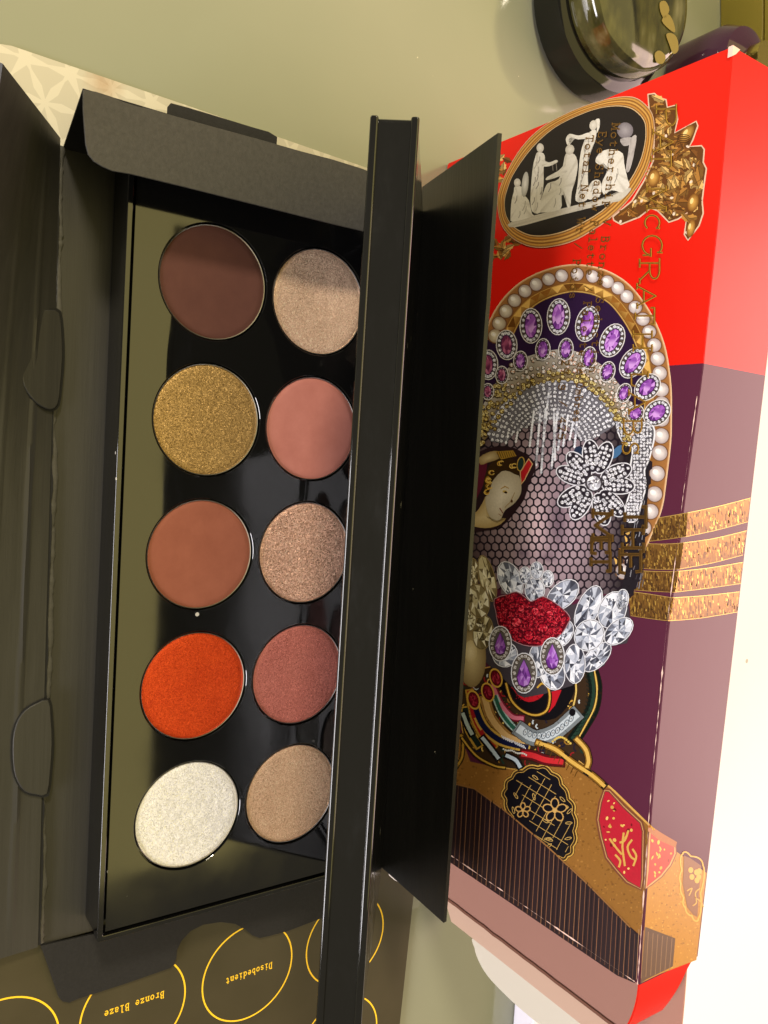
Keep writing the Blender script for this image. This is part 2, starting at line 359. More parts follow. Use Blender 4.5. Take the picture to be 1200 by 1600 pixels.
# near wall folded out, twisted: lifted at one end and flat at the other
def front(s, t_):
    x = -0.1050 + 0.2130 * s
    lift = (1 - s) ** 4
    y0, z0 = -0.0552 + 0.0022 * s, 0.0034
    y1 = -0.0742 - 0.006 * s; z1 = 0.0390 * lift + 0.0052 * (1 - lift)
    y = y0 + (y1 - y0) * t_ * 1.02; z = z0 + (z1 - z0) * t_
    k = 0.24 + 0.035 * nz(s * 5, 3.1)
    ridge = math.exp(-((t_ - k) / 0.02) ** 2) * 0.0004 + 0.00005 * nz(s * 28, t_ * 9) + 0.00008 * nz(s * 4, t_ * 5)
    ridge += math.exp(-((t_ - 0.55) / 0.02) ** 2) * 0.0002
    edge = min(1, t_ * 8) * min(1, s * 14) * min(1, (1 - s) * 14)
    return (x, y, z + ridge * edge)
sheet('front_flap', front, 160, 46, 0.0008, M['card'], TR)
M['gap_shade'], _, _ = mat('gap_shade_black', (0.006, 0.006, 0.006), 0.8)  # near-black, paints the shade inside narrow gaps
# frayed ridge of paper along the fold
def fray(s, t_):
    x = -0.1033 + 0.2112 * s; a = t_ * math.pi
    r_ = 0.0008 + 0.0006 * nz(s * 40, 1.7) + 0.0004 * nz(s * 160, 5.0)
    yc = -0.0540 + 0.0022 * s + 0.0006 * nz(s * 14, 8.8)
    return (x, yc - math.cos(a) * r_ * 1.1, 0.0026 + math.sin(a) * r_ * 0.9)
sheet('fold_edge', fray, 220, 8, 0.0001, M['worn'], TR)
def gap_ribbon(s, t_):
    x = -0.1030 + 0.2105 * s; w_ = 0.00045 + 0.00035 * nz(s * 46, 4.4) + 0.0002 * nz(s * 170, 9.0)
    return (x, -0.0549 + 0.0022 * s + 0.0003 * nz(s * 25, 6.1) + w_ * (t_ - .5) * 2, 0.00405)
sheet('fold_gap_shade', gap_ribbon, 220, 1, 0.0003, M['gap_shade'], TR)  # black ribbon laid on as the shade of the gap at the fold
def fray2(s, t_):
    ss = 0.02 + 0.97 * s; k = 0.23 + 0.035 * nz(ss * 5, 3.1)
    p = Vector(front(ss, k)); a = t_ * math.pi
    r_ = 0.0006 + 0.0005 * nz(ss * 50, 21.7) + 0.0002 * nz(ss * 150, 2.0)
    return (p.x, p.y - math.cos(a) * r_, p.z + 0.0001 + math.sin(a) * r_ * 0.55)
sheet('crease', fray2, 200, 6, 0.0001, M['card'], TR)
# two die-cut locking tabs pressed through the fold
for pts in ([(62, 486), (80, 484), (93, 489), (97, 520), (98, 560), (95, 600), (91, 631), (80, 640), (66, 635), (54, 626), (43, 612), (36, 595), (33, 565), (34, 535), (40, 510), (50, 494)],
            [(76, 1094), (80, 1120), (82, 1162), (79, 1205), (74, 1241), (56, 1242), (39, 1237), (28, 1222), (22, 1203), (20, 1172), (22, 1145), (29, 1124), (40, 1110), (56, 1100)]):
    cu = sum(p[0] for p in pts) / len(pts); cv = sum(p[1] for p in pts) / len(pts)
    c0 = onz(85, cv, 0.0046); s_ = (c0.x + 0.105) / 0.213
    q = Vector(front(s_, 0.3)); f0 = Vector(front(s_, 0.0))
    nrm = Vector((1, 0, 0)).cross((f0 - q)).normalized()
    if nrm.z < 0: nrm = -nrm
    nrm = (nrm + Vector((0, 0.0, 0.5))).normalized()
    slab('tab_gap_shade', [onplane(u, v, f0 + Vector((0, 0, 0.0015)), nrm) for u, v in catmull([(cu + (p[0] - cu) * 1.10, cv + (p[1] - cv) * 1.035) for p in pts], 2)], 0.0003, M['gap_shade'], TR, normal=nrm)  # dark sheet a little larger than the tab, a painted shadow gap
    slab('locking_tab', [onplane(u, v, f0 + Vector((0, 0, 0.0020)), nrm) for u, v in catmull(pts, 2)], 0.0008, M['card'], TR, normal=nrm, bevel=0.0003)
# end wall leaning out and its dust flap folded in over the palette
hexa('end_wall', [(-0.1036, -0.0535, 0.0027), (-0.1030, -0.0535, 0.0027), (-0.1030, 0.0240, 0.0027), (-0.1036, 0.0240, 0.0027),
                  (-0.1088, -0.0556, 0.0288), (-0.1082, -0.0556, 0.0288), (-0.1082, 0.0225, 0.0288), (-0.1088, 0.0225, 0.0288)], M['card_shaded'], TR)
up = Vector((0, 0, 1)); fp = Vector((-0.1085, 0, 0.0298)); fn = Vector((0.10, 0, 1)).normalized()
hinge = [(130, 140), (150, 143), (172, 150), (195, 160), (215, 166), (243, 172), (262, 178), (330, 197), (400, 216), (470, 236), (520, 249), (565, 263), (588, 272)]
free = [(588, 366), (520, 350), (440, 330), (360, 310), (280, 290), (205, 272), (176, 267), (160, 260), (147, 252), (138, 241), (134, 225), (132, 200), (130, 170)]
slab('dust_flap', [onplane(u, v, fp, fn) for u, v in hinge + free], 0.0007, M['card_lit'], TR, normal=fn, bevel=0.00015)
slab('tuck_tab', [onz(u, v, 0.0255) for u, v in [(262, 182), (263, 166), (267, 161), (290, 167), (340, 182), (392, 198), (420, 206), (433, 214), (432, 232), (350, 215)]], 0.0007, M['card_shaded'], TR, normal=up)
# flap at the other end lying over the shade card, with a thumb notch
bf = [(118, 1466), (64, 1478), (72, 1500), (84, 1535), (92, 1558), (98, 1565), (108, 1567), (125, 1560), (160, 1549), (200, 1536), (240, 1522), (266, 1513), (273, 1507), (276, 1496), (277, 1484), (284, 1470), (298, 1455), (318, 1445), (345, 1441), (368, 1444), (384, 1453), (395, 1462), (406, 1466), (420, 1463), (450, 1455), (500, 1436), (540, 1424), (540, 1366), (300, 1424)]
slab('end_flap', [onplane(u, v, (0.1085, 0, 0.0036), Vector((0.05, 0, 1)).normalized()) for u, v in bf], 0.0007, M['card_shaded'], TR, normal=(0.05, 0, 1), bevel=0.00012)

# ================================================================== the eyeshadow palette
PAL = empty('eyeshadow_palette'); tag(PAL, 'open black glossy eyeshadow palette with ten round pans and raised lid', 'palette')
X0, X1, Y0, Y1 = -0.1015, 0.1040, -0.0408, 0.0490
box('base', (X0 + .0003, Y0 + .0003, 0.0028), (X1 - .0003, Y1 - .0003, 0.0128), M['lacquer'], PAL, bevel=0.0008, seg=3)
def frame(name, x0, x1, y0, y1, w_, z0, z1, rad, material, parent, bev):
    def rr(ax0, ax1, ay0, ay1, rd):
        out = []
        for cx, cy, a0 in ((ax1 - rd, ay1 - rd, 0), (ax0 + rd, ay1 - rd, 90), (ax0 + rd, ay0 + rd, 180), (ax1 - rd, ay0 + rd, 270)):
            for k in range(7):
                a = math.radians(a0 + 15 * k); out.append((cx + rd * math.cos(a), cy + rd * math.sin(a)))
        return out
    o = rr(x0, x1, y0, y1, rad); i = rr(x0 + w_, x1 - w_, y0 + w_, y1 - w_, max(rad - w_ * .3, .0004)); n_ = len(o)
    vs = [(p[0], p[1], z0) for p in o] + [(p[0], p[1], z1) for p in o] + [(p[0], p[1], z1) for p in i] + [(p[0], p[1], z0) for p in i]
    fs = []
    for k in range(n_):
        j = (k + 1) % n_
        for q in range(4):
            q2 = (q + 1) % 4; fs.append((q * n_ + k, q * n_ + j, q2 * n_ + j, q2 * n_ + k))
    return obj(name, vs, fs, material, parent, bevel=bev, seg=2)
frame('rim', X0, X1, Y0, Y1, 0.0016, 0.0128, 0.0163, 0.0010, M['lacquer'], PAL, 0.00035)
# deck with ten wells
SX, SY, RH, ZD, ZB = 0.0369876, 0.0328911, 0.01555, 0.0157, 0.0132
dx0, dx1, dy0, dy1 = X0 + 0.0023, X1 - 0.0023, Y0 + 0.0023, Y1 - 0.0023
xs = [dx0] + [(-1.5 + k) * SX for k in range(4)] + [dx1]; ys = [dy0, 0.0, dy1]
vs = []; fs = []
for i in range(5):
    for j in range(2):
        cx, cy = (i - 2) * SX, (j - .5) * SY
        a_, b_, c_, d_ = xs[i] - cx, xs[i + 1] - cx, ys[j] - cy, ys[j + 1] - cy
        ang = sorted(set([2 * math.pi * k / 64 for k in range(64)] + [math.atan2(yy, xx) % (2 * math.pi) for xx in (a_, b_) for yy in (c_, d_)]))
        base_i = len(vs)
        for a in ang:
            ca, sa = math.cos(a), math.sin(a)
            tx = (b_ if ca > 0 else a_) / ca if abs(ca) > 1e-9 else 1e9
            ty = (d_ if sa > 0 else c_) / sa if abs(sa) > 1e-9 else 1e9
            k_ = min(tx, ty)
            vs += [(cx + RH * ca, cy + RH * sa, ZB), (cx + RH * ca, cy + RH * sa, ZD - .0001), (cx + (RH + .0001) * ca, cy + (RH + .0001) * sa, ZD), (cx + k_ * ca, cy + k_ * sa, ZD)]
        n_ = len(ang)
        for k in range(n_):
            q, q2 = base_i + 4 * k, base_i + 4 * ((k + 1) % n_)
            for s in range(3): fs.append((q + s, q2 + s, q2 + s + 1, q + s + 1))
obj('deck', vs, fs, M['lacquer'], PAL)

# powders
def powder(name, c1, c2, metal, rough, flake=0.0, fscale=3000, grain=0.15, c3=None):
    m, t, b = mat(name, c1, rough, metal=metal, spec=0.35)
    n_ = noise_tex(t, 160, 5, 0.65); r_ = ramp(t, n_.outputs['Fac'], [(0.32, c2), (0.68, c1)])
    col = r_.outputs['Color']
    g_ = noise_tex(t, 3800, 3, 0.7)
    if flake > 0:
        tc = N(t, 'ShaderNodeTexCoord'); v = N(t, 'ShaderNodeTexVoronoi'); v.inputs['Scale'].default_value = fscale; t.links.new(tc.outputs['Object'], v.inputs['Vector'])
        s1 = N(t, 'ShaderNodeVectorMath', operation='SUBTRACT'); t.links.new(v.outputs['Color'], s1.inputs[0]); s1.inputs[1].default_value = (.5, .5, .5)
        s2 = N(t, 'ShaderNodeVectorMath', operation='SCALE'); t.links.new(s1.outputs[0], s2.inputs[0]); s2.inputs['Scale'].default_value = flake
        ge = N(t, 'ShaderNodeNewGeometry'); s3 = N(t, 'ShaderNodeVectorMath', operation='ADD'); t.links.new(ge.outputs['Normal'], s3.inputs[0]); t.links.new(s2.outputs[0], s3.inputs[1])
        s4 = N(t, 'ShaderNodeVectorMath', operation='NORMALIZE'); t.links.new(s3.outputs[0], s4.inputs[0])
        sp = N(t, 'ShaderNodeSeparateColor'); t.links.new(v.outputs['Color'], sp.inputs['Color'])
        rc = ramp(t, sp.outputs['Blue'], [(0.0, tuple(x * .74 for x in c2)), (0.55, c1), (0.9, c1), (0.97, c3 or tuple(min(1, x * 1.7) for x in c1))])
        mx = N(t, 'ShaderNodeMix', data_type='RGBA'); mx.inputs['Factor'].default_value = 0.65; t.links.new(col, mx.inputs['A']); t.links.new(rc.outputs['Color'], mx.inputs['B'])
        col = mx.outputs['Result']
        bn = N(t, 'ShaderNodeBump'); bn.inputs['Strength'].default_value = grain; bn.inputs['Distance'].default_value = 0.0003
        t.links.new(g_.outputs['Fac'], bn.inputs['Height']); t.links.new(s4.outputs[0], bn.inputs['Normal']); t.links.new(bn.outputs['Normal'], b.inputs['Normal'])
    else:
        bump(t, b, g_.outputs['Fac'], grain, 0.0003)
    t.links.new(col, b.inputs['Base Color'])
    return m
POW = {
 (0, 0): (powder('powder_plum', lin((88, 54, 45)), lin((82, 49, 41)), 0, .8, grain=.1), 'matte dark plum brown powder', 0),
 (1, 0): (powder('powder_gold_glitter', lin((174, 142, 88)), lin((150, 118, 66)), .4, .38, .62, 4600, .22), 'antique gold glitter powder', 1),
 (2, 0): (powder('powder_terracotta', lin((148, 88, 68)), lin((138, 80, 61)), 0, .8, grain=.1), 'matte terracotta powder', 0),
 (3, 0): (powder('powder_copper', lin((218, 78, 30)), lin((192, 54, 20)), .35, .4, .4, 6000, .12), 'bright copper orange shimmer powder', 2),
 (4, 0): (powder('powder_pearl', lin((248, 246, 240)), lin((232, 230, 232)), .1, .38, .42, 4400, .4, lin((255, 250, 205))), 'pearl white shimmer powder', 3),
 (0, 1): (powder('powder_champagne', lin((228, 194, 166)), lin((200, 164, 136)), .3, .38, .42, 5200, .16), 'champagne shimmer powder worn in the middle', 4),
 (1, 1): (powder('powder_rose', lin((192, 124, 110)), lin((182, 114, 100)), 0, .7, grain=.1), 'matte dusty rose powder', 0),
 (2, 1): (powder('powder_rose_glitter', lin((230, 184, 158)), lin((202, 156, 130)), .35, .36, .7, 4200, .25), 'rose gold glitter powder', 1),
 (3, 1): (powder('powder_mauve', lin((204, 124, 110)), lin((186, 104, 92)), .3, .38, .42, 5200, .16), 'mauve rose shimmer powder', 2),
 (4, 1): (powder('powder_bronze', lin((228, 190, 156)), lin((204, 162, 126)), .3, .38, .42, 5200, .16), 'tan bronze shimmer powder', 2),
}
for (i, j), (pm, lab, kind) in POW.items():
    cx, cy = (i - 2) * SX, (j - .5) * SY
    pan = lathe('pan', [(0.0152, ZB + .0001), (0.0152, 0.01505), (0.01508, 0.01515), (0.01490, 0.01510), (0.01485, 0.0139)], M['tin'], PAL, center=(cx, cy)); pan['label'] = 'round pan of ' + lab
    vs = [(cx, cy, 0)]; fs = []; RN, AN = 26, 72
    def hz(x, y):
        r_ = math.hypot(x, y) / 0.0149
        h = 0.01505 - 0.00030 * max(0, (r_ - .90) / .10) ** 2
        h += 0.00002 * nz(x * 300 + i * 9, y * 300 + j * 5)
        if kind == 1: h += 0.00010 * nz(x * 900, y * 900, i)
        if kind == 3: h += 0.00013 * nz(x * 700, y * 700, i) + 0.00010 * nz(x * 260, y * 260, 4)
        if kind == 4: h -= 0.00055 * math.exp(-((x + .0015) ** 2 + (y + .0005) ** 2) / (0.0085 ** 2)) ; h += 0.00012 * nz(x * 420, y * 420, 7) * math.exp(-(x * x + y * y) / .00008)
        if kind == 2: h -= 0.00022 * math.exp(-((x + .002) ** 2 + (y - .003) ** 2) / (0.007 ** 2))
        return h
    vs[0] = (cx, cy, hz(0, 0))
    for a in range(1, RN + 1):
        rr_ = 0.0149 * a / RN
        for k in range(AN):
            x, y = rr_ * math.cos(2 * math.pi * k / AN), rr_ * math.sin(2 * math.pi * k / AN); vs.append((cx + x, cy + y, hz(x, y)))
    for k in range(AN): fs.append((0, 1 + k, 1 + (k + 1) % AN))
    for a in range(RN - 1):
        for k in range(AN):
            p, q = 1 + a * AN, 1 + (a + 1) * AN; k2 = (k + 1) % AN; fs.append((p + k, q + k, q + k2, p + k2))
    po = obj('powder', vs, fs, pm, pan, smooth=True); po['label'] = lab

# lid, leaning over the pans
LX0, LX1, LT = -0.1025, 0.1030, 0.0102
e2 = Vector((0, math.sin(LEAN), -math.cos(LEAN))); e3 = Vector((0, -math.cos(LEAN), -math.sin(LEAN)))
tip = Vector((0, 0.0010, 0.0810)); LL = 0.0800
def lp(x, a, c): q = tip + e2 * a + e3 * c; return (x, q.y, q.z)
lid = hexa('lid', [lp(LX0, 0, LT), lp(LX1, 0, LT), lp(LX1, LL, LT), lp(LX0, LL, LT), lp(LX0, 0, 0), lp(LX1, 0, 0), lp(LX1, LL, 0), lp(LX0, LL, 0)], M['lacquer_lid'], PAL, bevel=0.0011, seg=3)
# raised rails along both long edges of the lid's rim
for c0, c1 in ((-0.0002, 0.0016), (LT - 0.0016, LT + 0.0002)):
    hexa('lid_rail', [lp(LX0 - .0003, -0.0006, c1), lp(LX1 + .0003, -0.0006, c1), lp(LX1 + .0003, 0.0016, c1), lp(LX0 - .0003, 0.0016, c1), lp(LX0 - .0003, -0.0006, c0), lp(LX1 + .0003, -0.0006, c0), lp(LX1 + .0003, 0.0016, c0), lp(LX0 - .0003, 0.0016, c0)], M['lacquer'], lid, bevel=0.0005, seg=3)
hexa('mirror', [lp(LX0 + .006, .008, LT + .0003), lp(LX1 - .006, .008, LT + .0003), lp(LX1 - .006, LL - .008, LT + .0003), lp(LX0 + .006, LL - .008, LT + .0003), lp(LX0 + .006, .008, LT - .0005), lp(LX1 - .006, .008, LT - .0005), lp(LX1 - .006, LL - .008, LT - .0005), lp(LX0 + .006, LL - .008, LT - .0005)], M['lacquer'], lid)

# ================================================================== jar and small bottles behind
m, t, b = mat('dark_plastic', (0.006, 0.006, 0.005), 0.08); M['black_plastic'] = m
m, t, b = mat('glass_reflection_streaks', (0.05, 0.05, 0.02), 0.05, ior=1.5, coat=0.5); M['jar_glass'] = m
n = noise_tex(t, 70, 4, sc=(0.35, 1, 1)); r = ramp(t, n.outputs['Fac'], [(0.40, (0.008, 0.008, 0.004)), (0.56, (0.07, 0.066, 0.018)), (0.7, (0.2, 0.19, 0.09))]); t.links.new(r.outputs['Color'], b.inputs['Base Color'])  # olive reflection streaks painted into the glass colour
M['gold_ink'], _, _ = mat('gold_ink', (0.26, 0.20, 0.05), 0.35, metal=0.3)
M['gold'], _, _ = mat('gold_metal', (0.62, 0.5, 0.14), 0.22, metal=1.0)
m, t, b = mat('purple_glass', (0.05, 0.02, 0.035), 0.06, ior=1.5); M['purple_glass'] = m
JAR = empty('jar'); tag(JAR, 'round dark glass jar with thick black base and gold emblem', 'jar')
JC = (-0.2005, 0.1345)
lathe('base_band', [(0.0285, 0.0002), (0.0302, 0.0015), (0.0306, 0.006), (0.0300, 0.0125), (0.0280, 0.0140), (0.0262, 0.0142)], M['black_plastic'], JAR, center=JC)
lathe('body', [(0.0262, 0.0138), (0.0268, 0.018), (0.0263, 0.0235), (0.0248, 0.0256), (0.0225, 0.0263), (0.002, 0.0264)], M['jar_glass'], JAR, center=JC)
def jar_patch(name, outline, z):
    vs = [onz(u, v, z) for u, v in catmull(outline, 3)]; return obj(name, vs, [tuple(range(len(vs)))], M['gold_ink'], JAR)
jar_patch('emblem', [(1031, 4), (1040, 2), (1046, 16), (1038, 28), (1032, 18)], .0267)
jar_patch('emblem', [(1034, 32), (1044, 22), (1052, 34), (1055, 50), (1046, 46)], .0267)
jar_patch('emblem', [(1041, 54), (1050, 52), (1058, 60), (1060, 78), (1052, 84), (1046, 70)], .0267)
jar_patch('emblem', [(1023, 84), (1031, 79), (1040, 88), (1036, 99), (1026, 98)], .0267)
# purple bottle and gold cap block
PB = empty('purple_bottle'); tag(PB, 'small dark purple glass bottle behind the carton end', 'bottle')
lathe('body', [(0.015, 0.0002), (0.0165, 0.002), (0.0168, 0.022), (0.014, 0.028), (0.006, 0.031)], M['purple_glass'], PB, center=(-0.1935, 0.196))
lathe('neck', [(0.006, 0.031), (0.006, 0.036)], M['gold'], PB, center=(-0.1935, 0.196))
GC = empty('gold_box'); tag(GC, 'shiny gold rectangular box beside the purple bottle', 'box')
def gbox(nm, g, z0, z1):
    c = [(-0.242 - g, 0.213 - g), (-0.2115 + g, 0.218 - g), (-0.2155 + g, 0.247 + g), (-0.246 - g, 0.242 + g)]
    hexa(nm, [(x, y, z0) for x, y in c] + [(x, y, z1) for x, y in c], M['gold'], GC, bevel=0.0008)
gbox('body', 0.0, 0.0, 0.020)
gbox('lid', 0.0004, 0.0203, 0.027)

# ================================================================== the printed carton standing behind the box
ZT = 0.107; XL, XR = -0.1307, 0.0975
def Yf(x):                                             # the front panel bows a little along its length
    K = [(-0.1307, .0715), (-0.095, .0716), (-0.057, .0709), (-0.02, .0681), (0.01, .0663), (0.05, .0659), (0.0975, .0672)]
    if x <= K[0][0]: return K[0][1] + (x - K[0][0]) * 0.0
    for a, c in zip(K[:-1], K[1:]):
        if x <= c[0]:
            s = (x - a[0]) / (c[0] - a[0]); s = s * s * (3 - 2 * s) * .5 + s * .5
            return a[1] + (c[1] - a[1]) * s
    return K[-1][1]
KN = [XL + (XR - XL) * k / 46 for k in range(47)]
YK = [Yf(x) for x in KN]
def Yp(x):                                             # the same, straight between the knots
    s = (x - XL) / (XR - XL) * 46; k = int(min(max(math.floor(s), 0), 45)); s -= k
    return YK[k] + (YK[k + 1] - YK[k]) * s
def Yb(x): return 0.0952 - 0.041 * x
def px_front(u, v):
    y = 0.069
    for _ in range(5):
        d = ray(u, v); p = CAM + d * ((y - CAM.y) / d.y); y = Yp(p.x)
    return (p.x, p.z)
def px_top(u, v):
    p = onz(u, v, ZT); return (p.x, p.y)

def ink_mat(name, rough, metal=0.0, coat=0.0, spec=0.5):
    m, t, b = mat(name, (1, 1, 1), rough, metal=metal, coat=coat, spec=spec)
    a = N(t, 'ShaderNodeVertexColor'); a.layer_name = 'Ink'
    n_ = noise_tex(t, 1500, 3, .6); r_ = ramp(t, n_.outputs['Fac'], [(0.25, (.86,) * 3), (0.75, (1.0,) * 3)])
    mx = N(t, 'ShaderNodeMix', data_type='RGBA', blend_type='MULTIPLY'); mx.inputs['Factor'].default_value = 1
    t.links.new(a.outputs['Color'], mx.inputs['A']); t.links.new(r_.outputs['Color'], mx.inputs['B']); t.links.new(mx.outputs['Result'], b.inputs['Base Color'])
    return m
M['ink'] = ink_mat('printing_ink', 0.30, spec=0.4)
M['foil'] = ink_mat('gold_foil', 0.3, metal=0.45)
M['foil_dark'] = ink_mat('letter_foil', 0.3, metal=0.2)
M['inside'], t, b = mat('carton_inside', lin((168, 122, 108)), 0.6)
M['inside_pale'], _, _ = mat('carton_inside_pale', lin((206, 172, 152)), 0.6)
M['crease_brown'], _, _ = mat('crease_brown', lin((120, 78, 62)), 0.7)
GAIN = 1.0
class Print:
    def __init__(self, side='front', ox=0, oy=0, s=1.0):
        self.side = side; self.V = []; self.F = []; self.C = []; self.set(ox, oy, s); self.k = 0
        self.mp = px_front if side == 'front' else px_top
    def set(self, ox=0, oy=0, s=1.0): self.ox, self.oy, self.s = ox, oy, s; return self
    def P(self, p): return (self.ox + p[0] / self.s, self.oy + p[1] / self.s)
    def poly(self, pts, col, L, cols=None, alt=True):
        base = len(self.V)
        if alt: self.k = (self.k + 1) % 7
        off = L + (self.k * 0.13 if alt else 0)
        for q, p in enumerate(pts):
            a = self.mp(*self.P(p)); self.V.append((a[0], a[1], off)); self.C.append(lin(cols[q] if cols else col))
        self.F.append(tuple(range(base, base + len(pts))))
    def fan(self, pts, col, ccol, L, center=None):
        n_ = len(pts); base = len(self.V); self.k = (self.k + 1) % 7; off = L + self.k * .13
        c = center or (sum(p[0] for p in pts) / n_, sum(p[1] for p in pts) / n_)
        for q, p in enumerate(list(pts) + [c]):
            a = self.mp(*self.P(p)); self.V.append((a[0], a[1], off))
            cc = ccol if q == n_ else (col[q % len(col)] if isinstance(col, list) else col); self.C.append(lin(cc))
        for q in range(n_): self.F.append((base + q, base + (q + 1) % n_, base + n_))
    def ell(self, cx, cy, rx, ry, ang=0, n=20): 
        a0 = math.radians(ang); return [(cx + rx * math.cos(t_) * math.cos(a0) - ry * math.sin(t_) * math.sin(a0), cy + rx * math.cos(t_) * math.sin(a0) + ry * math.sin(t_) * math.cos(a0)) for t_ in [2 * math.pi * k / n for k in range(n)]]
    def disc(self, cx, cy, rx, ry, col, L, ang=0, n=16, ccol=None):
        if ccol: self.fan(self.ell(cx, cy, rx, ry, ang, n), col, ccol, L)
        else: self.poly(self.ell(cx, cy, rx, ry, ang, n), col, L)
    def line(self, pts, w_, col, L, closed=False):
        pts = list(pts) + ([pts[0]] if closed else [])
        for q in stroke_quads(pts, w_): self.poly(q, col, L)
    def band(self, A, B, ca, cb, L, closed=True):
        """a ribbon between two outlines"""
        n_ = len(A); off = L; base = len(self.V)
        for p, c in [(p, ca) for p in A] + [(p, cb) for p in B]:
            a = self.mp(*self.P(p)); self.V.append((a[0], a[1], off)); self.C.append(lin(c))
        for k in range(n_ if closed else n_ - 1):
            j = (k + 1) % n_; self.F.append((base + k, base + j, base + n_ + j, base + n_ + k))
    def facets(self, pts, L, palette, n=3, c=None):
        """a cut stone: wedges and a table of different tones"""
        n_ = len(pts); c = c or (sum(p[0] for p in pts) / n_, sum(p[1] for p in pts) / n_)
        mid = [((p[0] - c[0]) * .52 + c[0] + random.uniform(-.05, .05) * (p[0] - c[0]), (p[1] - c[1]) * .52 + c[1]) for p in pts]
        for k in range(n_):
            j = (k + 1) % n_
            self.poly([pts[k], pts[j], mid[j]], random.choice(palette), L, alt=False); self.poly([pts[k], mid[j], mid[k]], random.choice(palette), L, alt=False)
            self.poly([mid[k], mid[j], c], random.choice(palette), L, alt=False)
    def done(self, name, parent, material=None, unit=1e-5):
        me = bpy.data.meshes.new(name)
        me.from_pydata(self.V, [], self.F); me.update()
        ca = me.color_attributes.new('Ink', 'FLOAT_COLOR', 'POINT')
        for k, c in enumerate(self.C): ca.data[k].color = (*[x * GAIN for x in c], 1)
        if self.side == 'front':
            bm = bmesh.new(); bm.from_mesh(me); bmesh.ops.triangulate(bm, faces=[f for f in bm.faces if len(f.verts) > 4])
            lo = min(v[0] for v in self.V); hi = max(v[0] for v in self.V)
            for x in KN:
                if lo < x < hi:
                    bmesh.ops.bisect_plane(bm, geom=bm.verts[:] + bm.edges[:] + bm.faces[:], plane_co=(x, 0, 0), plane_no=(1, 0, 0), dist=1e-9)
            for v in bm.verts:
                x, z, L = v.co; v.co = (x, Yp(x) - (2 + L) * unit, z)
            bmesh.ops.triangulate(bm, faces=[f for f in bm.faces if len(f.verts) > 4])
            bm.to_mesh(me); bm.free()
        else:
            for v in me.vertices: x, y, L = v.co; v.co = (x, y, ZT + (2 + L) * unit)
        me.update()
        me.materials.append(material or M['ink'])
        return link(bpy.data.objects.new(name, me), parent)

CT = empty('makeup_carton'); tag(CT, 'red and purple printed carton with jewelled mask picture, standing open at one end', 'carton')
# panels
RED = (220, 28, 14); PUR = (84, 34, 56)
m, t, b = mat('carton_board', lin(RED), 0.32, spec=0.4); M['board'] = m
tc = N(t, 'ShaderNodeTexCoord'); sx_ = N(t, 'ShaderNodeSeparateXYZ'); t.links.new(tc.outputs['Object'], sx_.inputs[0])
gt = N(t, 'ShaderNodeMath', operation='GREATER_THAN'); gt.inputs[1].default_value = -0.0572; t.links.new(sx_.outputs['X'], gt.inputs[0])
gr = N(t, 'ShaderNodeMath', operation='GREATER_THAN'); gr.inputs[1].default_value = 0.0978; t.links.new(sx_.outputs['X'], gr.inputs[0])
gs = N(t, 'ShaderNodeMath', operation='SUBTRACT'); t.links.new(gt.outputs[0], gs.inputs[0]); t.links.new(gr.outputs[0], gs.inputs[1])
mx = N(t, 'ShaderNodeMix', data_type='RGBA'); mx.inputs['A'].default_value = (*lin(RED), 1); mx.inputs['B'].default_value = (*lin(PUR), 1)
t.links.new(gs.outputs[0], mx.inputs['Factor']); t.links.new(mx.outputs['Result'], b.inputs['Base Color'])
n = noise_tex(t, 60, 3); bump(t, b, n.outputs['Fac'], 0.05, 0.001)
TH = 0.0006
def strip_panel(name, A, B, nrm, material, parent):
    """two rows of points (A below, B above) made into a board of thickness TH behind them"""
    n_ = len(A); vs = []
    for row in (A, B): vs += [Vector(p) for p in row]
    for row in (A, B): vs += [Vector(p) - Vector(nrm) * TH for p in row]
    fs = []
    for k in range(n_ - 1):
        fs += [(k, k + 1, n_ + k + 1, n_ + k), (2 * n_ + k, 3 * n_ + k, 3 * n_ + k + 1, 2 * n_ + k + 1), (k, 2 * n_ + k, 2 * n_ + k + 1, k + 1), (n_ + k, n_ + k + 1, 3 * n_ + k + 1, 3 * n_ + k)]
    fs += [(0, n_, 3 * n_, 2 * n_), (n_ - 1, 3 * n_ - 1, 4 * n_ - 1, 2 * n_ - 1)]
    return obj(name, vs, fs, material, parent)
FP = strip_panel('front_panel', [(x, Yp(x), 0.0006) for x in KN], [(x, Yp(x), ZT - 0.0001) for x in KN], (0, -1, 0), M['board'], CT)
TP = strip_panel('top_panel', [(x, Yp(x) + .0002, ZT) for x in KN], [(x, Yb(x), ZT) for x in KN], (0, 0, 1), M['board'], CT)
strip_panel('back_panel', [(x, Yb(x), 0.0006) for x in KN], [(x, Yb(x), ZT - 0.0007) for x in KN], (0, 1, 0), M['board'], CT)
strip_panel('bottom_panel', [(x, Yp(x) + .0008, 0.0002) for x in KN], [(x, Yb(x) - .0008, 0.0002) for x in KN], (0, 0, -1), M['board'], CT)
hexa('end_panel', [(XL - .0004, Yp(XL) + .0002, .0008), (XL + .0002, Yp(XL) + .0002, .0008), (XL + .0002, Yb(XL) - .0002, .0008), (XL - .0004, Yb(XL) - .0002, .0008),
                   (XL - .0004, Yp(XL) + .0002, ZT - .0002), (XL + .0002, Yp(XL) + .0002, ZT - .0002), (XL + .0002, Yb(XL) - .0002, ZT - .0002), (XL - .0004, Yb(XL) - .0002, ZT - .0002)], M['board'], CT)
